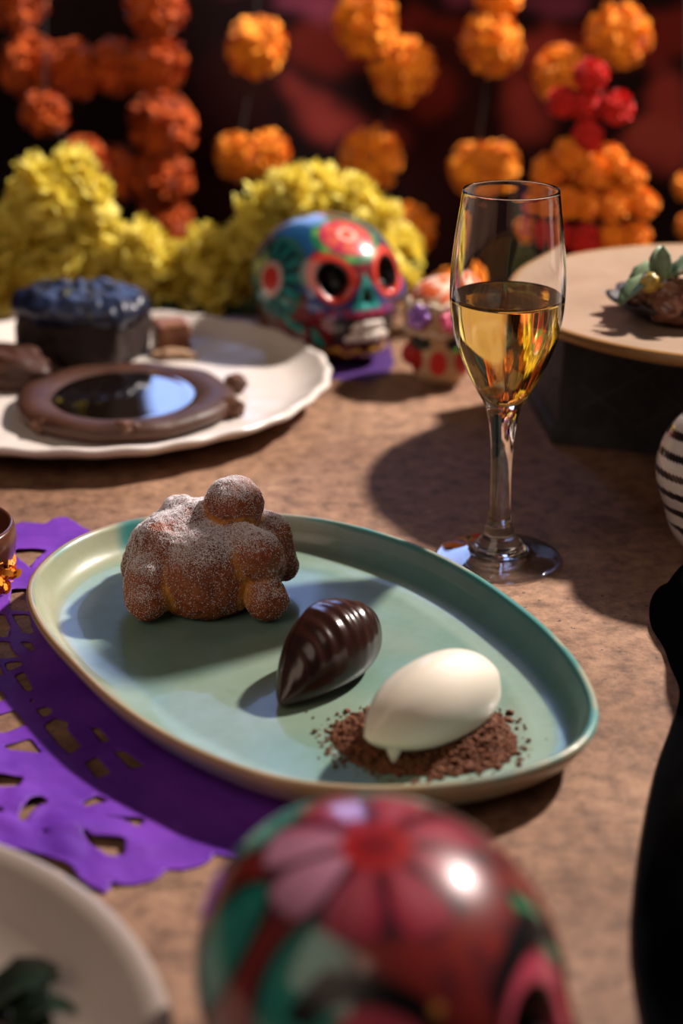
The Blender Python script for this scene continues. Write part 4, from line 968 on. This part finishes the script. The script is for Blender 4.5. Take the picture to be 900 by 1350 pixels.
Fc.append(tuple(reversed(range(n)))); Fc.append(tuple(range(8 * n, 9 * n)))
tag(link('scalloped_dish', mk_mesh('scalloped_dish', V, Fc), mat('dark_dish', (0.03, 0.025, 0.028), 0.5, noise_s=80, col2=(0.06, 0.045, 0.05), bump=0.5, bump_s=150), None, sh), 'small dark scalloped dish on the raised plate at right', 'dish')
SZ = PRZ + 0.0035
m_meat = mat('glazed_meat', (0.24, 0.10, 0.06), 0.3, noise_s=90, col2=(0.10, 0.035, 0.022), bump=0.4, bump_s=120, coat=0.3)
m_leaf = mat('green_leaf', (0.10, 0.16, 0.08), 0.5, noise_s=90, col2=(0.22, 0.30, 0.17))
def leaf_mesh(L, W, curl=0.3, nu=8, nv=5):
    V = []; Fc = []
    for i in range(nu):
        s_ = i / (nu - 1); ww = W * math.sin(math.pi * (0.06 + 0.9 * s_)) ** 0.8
        for j in range(nv):
            c = j / (nv - 1) * 2 - 1; V.append((s_ * L, c * ww, curl * L * math.sin(s_ * 2.4) * 0.6 + abs(c) * W * 0.35 + 0.0006 * math.sin(i * 3 + j * 2)))
    for i in range(nu - 1):
        for j in range(nv - 1): Fc.append((i * nv + j, i * nv + j + 1, (i + 1) * nv + j + 1, (i + 1) * nv + j))
    return V, Fc
for a, b, s_, sd_, lb in ((868, 392, 0.0145, 1, 'glazed brown piece of food in the middle of the scalloped dish'), (895, 398, 0.015, 5, 'glazed brown piece of food at the right edge of the picture, in the scalloped dish'), (850, 396, 0.010, 8, 'small glazed brown piece of food on the left of the scalloped dish')):
    V, Fc = blob(16, (1.1, 0.9, 0.8), amp=0.22, sc=2.2, seed=sd_); p = at(a, b, SZ + s_ * .7)
    tag(link('food_piece', mk_mesh('food_piece', V * s_, Fc), m_meat, None, (p.x, p.y, SZ + s_ * 0.8)), lb, 'food', 'food pieces in the scalloped dish')
p = at(858, 366, SZ + 0.026); V, Fc = blob(12, (0.0062, 0.0062, 0.0062), amp=0.1)
tag(link('yellow_bead', mk_mesh('yellow_bead', V, Fc), mat('yellow_fruit', (0.45, 0.30, 0.05), 0.35), None, (p.x, p.y, SZ + 0.0235)), 'small yellow fruit ball among leaves on the scalloped dish', 'fruit')
for i, (a, b, L, rz, tl, hh, lb) in enumerate(((818, 405, 0.026, 30, -25, 0.010, 'green leaf on the left rim of the scalloped dish'), (868, 375, 0.022, 80, -55, 0.022, 'grey-green leaf standing upright on top of the food'), (880, 372, 0.026, 10, -25, 0.022, 'green leaf lying to the right on top of the food'),
                               (835, 388, 0.024, 45, -30, 0.014, 'pale green leaf leaning on the left food piece'), (890, 368, 0.022, -30, -15, 0.024, 'green leaf at the right edge of the picture on the food'))):
    V, Fc = leaf_mesh(L, L * 0.30); p = at(a, b, SZ + hh)
    o = link('herb_leaf', mk_mesh('herb_leaf', V, Fc), m_leaf, None, p, (0, R(tl), R(rz))); tag(o, lb, 'leaf', 'leaves in the scalloped dish')
    sm = o.modifiers.new('thick', 'SOLIDIFY'); sm.thickness = 0.0004

# ------------------------------------------------------------------ front left plate
FC_ = Vector((-0.2005, 0.410, 0)); k = 0.1515
pr = [(0.002, 0), (0.07, 0), (0.078, 0.001), (0.115, 0.007), (0.140, 0.019), (k - 0.001, 0.027), (k, 0.029), (k - 0.0015, 0.0305), (k - 0.005, 0.0302), (k - 0.009, 0.028), (0.130, 0.018), (0.112, 0.0095), (0.09, 0.006), (0.05, 0.005), (0.002, 0.005)]
V, Fc = plate_mesh(k, pr)
o = link('dinner_plate', mk_mesh('grey_plate', V, Fc), mat('grey_ceramic', (0.34, 0.27, 0.23), 0.30, noise_s=12, col2=(0.29, 0.23, 0.20), bump=0.1, bump_s=25, bdist=0.003), None, FC_)
tag(o, 'warm grey deep plate cut off in the front left corner', 'plate')
m_herb = mat('dark_herb', (0.006, 0.014, 0.007), 0.5, noise_s=60, col2=(0.012, 0.026, 0.010))
hp = [(0, 1342, 0.019, 30, -30), (22, 1330, 0.017, 20, -40), (14, 1352, 0.020, -30, -20), (-10, 1350, 0.022, 55, -40), (38, 1352, 0.014, 60, -35), (-5, 1325, 0.018, 0, -30), (-25, 1340, 0.03, 10, -45), (28, 1348, 0.014, 120, -30), (4, 1365, 0.025, 0, -20)]
hb = at(10, 1340, 0.006); hs = thing('herb_salad', 'dark green herb salad on the warm grey front plate', 'salad', (hb.x, hb.y, 0.0052))
for a, b, L, rz, tl in hp:
    V, Fc = leaf_mesh(L, L * 0.30, 0.5); p = at(a, b, 0.010) - hs.location; p.z = 0.0035
    o = link('leaf', mk_mesh('salad_leaf', V, Fc), m_herb, hs, p, (R(random.uniform(-15, 15)), R(tl * 0.4), R(rz)))
p = at(85, 1365, 0.005); V, Fc = blob(14, (0.012, 0.010, 0.004), amp=0.15, seed=3); V[:, 2] = np.maximum(V[:, 2], -0.0005) + 0.0005
tag(link('cream_dollop', mk_mesh('cream_dollop', V, Fc), mat('pale_cream', (0.6, 0.5, 0.45), 0.35), None, (p.x, p.y, 0.0052)), 'pale cream dollop beside the herb salad in the front plate', 'cream')

# ------------------------------------------------------------------ brown bowl and marigold at the left edge
bw = Vector((-0.2035, 0.822, 0.003)); 
V, Fc = lathe([(0.0005, 0), (0.018, 0), (0.027, 0.006), (0.034, 0.016), (0.0365, 0.027), (0.0355, 0.034), (0.034, 0.0362), (0.0325, 0.0345), (0.033, 0.027), (0.030, 0.017), (0.022, 0.009), (0.0005, 0.007)], 64)
tag(link('clay_bowl', mk_mesh('clay_bowl', V, Fc), mat('brown_clay', (0.10, 0.028, 0.014), 0.28, noise_s=40, col2=(0.06, 0.016, 0.010), coat=0.4), None, bw), 'small glossy brown clay bowl at the left edge', 'bowl')
mp = at(-13, 790, 0.0); Vp, Fp = petal_ball(150, 1.0, 9, w=0.30, lift=0.4)
me = mk_mesh('marigold', Vp, Fp); me.materials.append(mat('marigold_fresh', (0.85, 0.24, 0.01), 0.6, noise_s=30, col2=(0.9, 0.36, 0.02)))
o = link('marigold_flower', me, None, None, (mp.x, mp.y, 0.0165)); o.scale = (0.0150, 0.0150, 0.0125); tag(o, 'bright orange marigold head in front of the brown clay bowl', 'flower')

# ------------------------------------------------------------------ black cloth at right
cl = [(960, 752), (900, 758), (872, 766), (857, 788), (858, 822), (874, 846), (884, 876), (896, 904), (888, 945), (868, 1000), (850, 1080), (838, 1170), (835, 1250), (850, 1350), (870, 1460), (1200, 1460), (1200, 752)]
cw = smooth_loop(spline([tuple(at(a, b, 0.004)[:2]) for a, b in cl], 220), 2)
Vx, Fc = sheet(lambda P: sd_poly(P, cw), 0.05, 0.40, 0.36, 0.84, 0.003)
dd = -sd_poly(Vx, cw); nP = np.c_[Vx, np.zeros(len(Vx))]
zz = 0.002 + 0.030 * sst(0, 0.020, dd) * (0.75 + 0.25 * fnoise(nP, 22, 2, 8)) + 0.004 * sst(0.01, 0.05, dd) * np.abs(fnoise(nP, 50, 2, 2))
zz -= 0.028 * sst(0.765, 0.81, Vx[:, 1]) * sst(0.17, 0.20, Vx[:, 0]); zz = np.maximum(zz, 0.0015)
o = link('black_cloth', mk_mesh('black_cloth', np.c_[Vx, zz], Fc), mat('black_fabric', (0.0012, 0.0013, 0.002), 0.95, spec=0.02, bump=0.5, bump_s=300)); tag(o, 'rumpled black cloth along the right edge of the table', 'cloth')
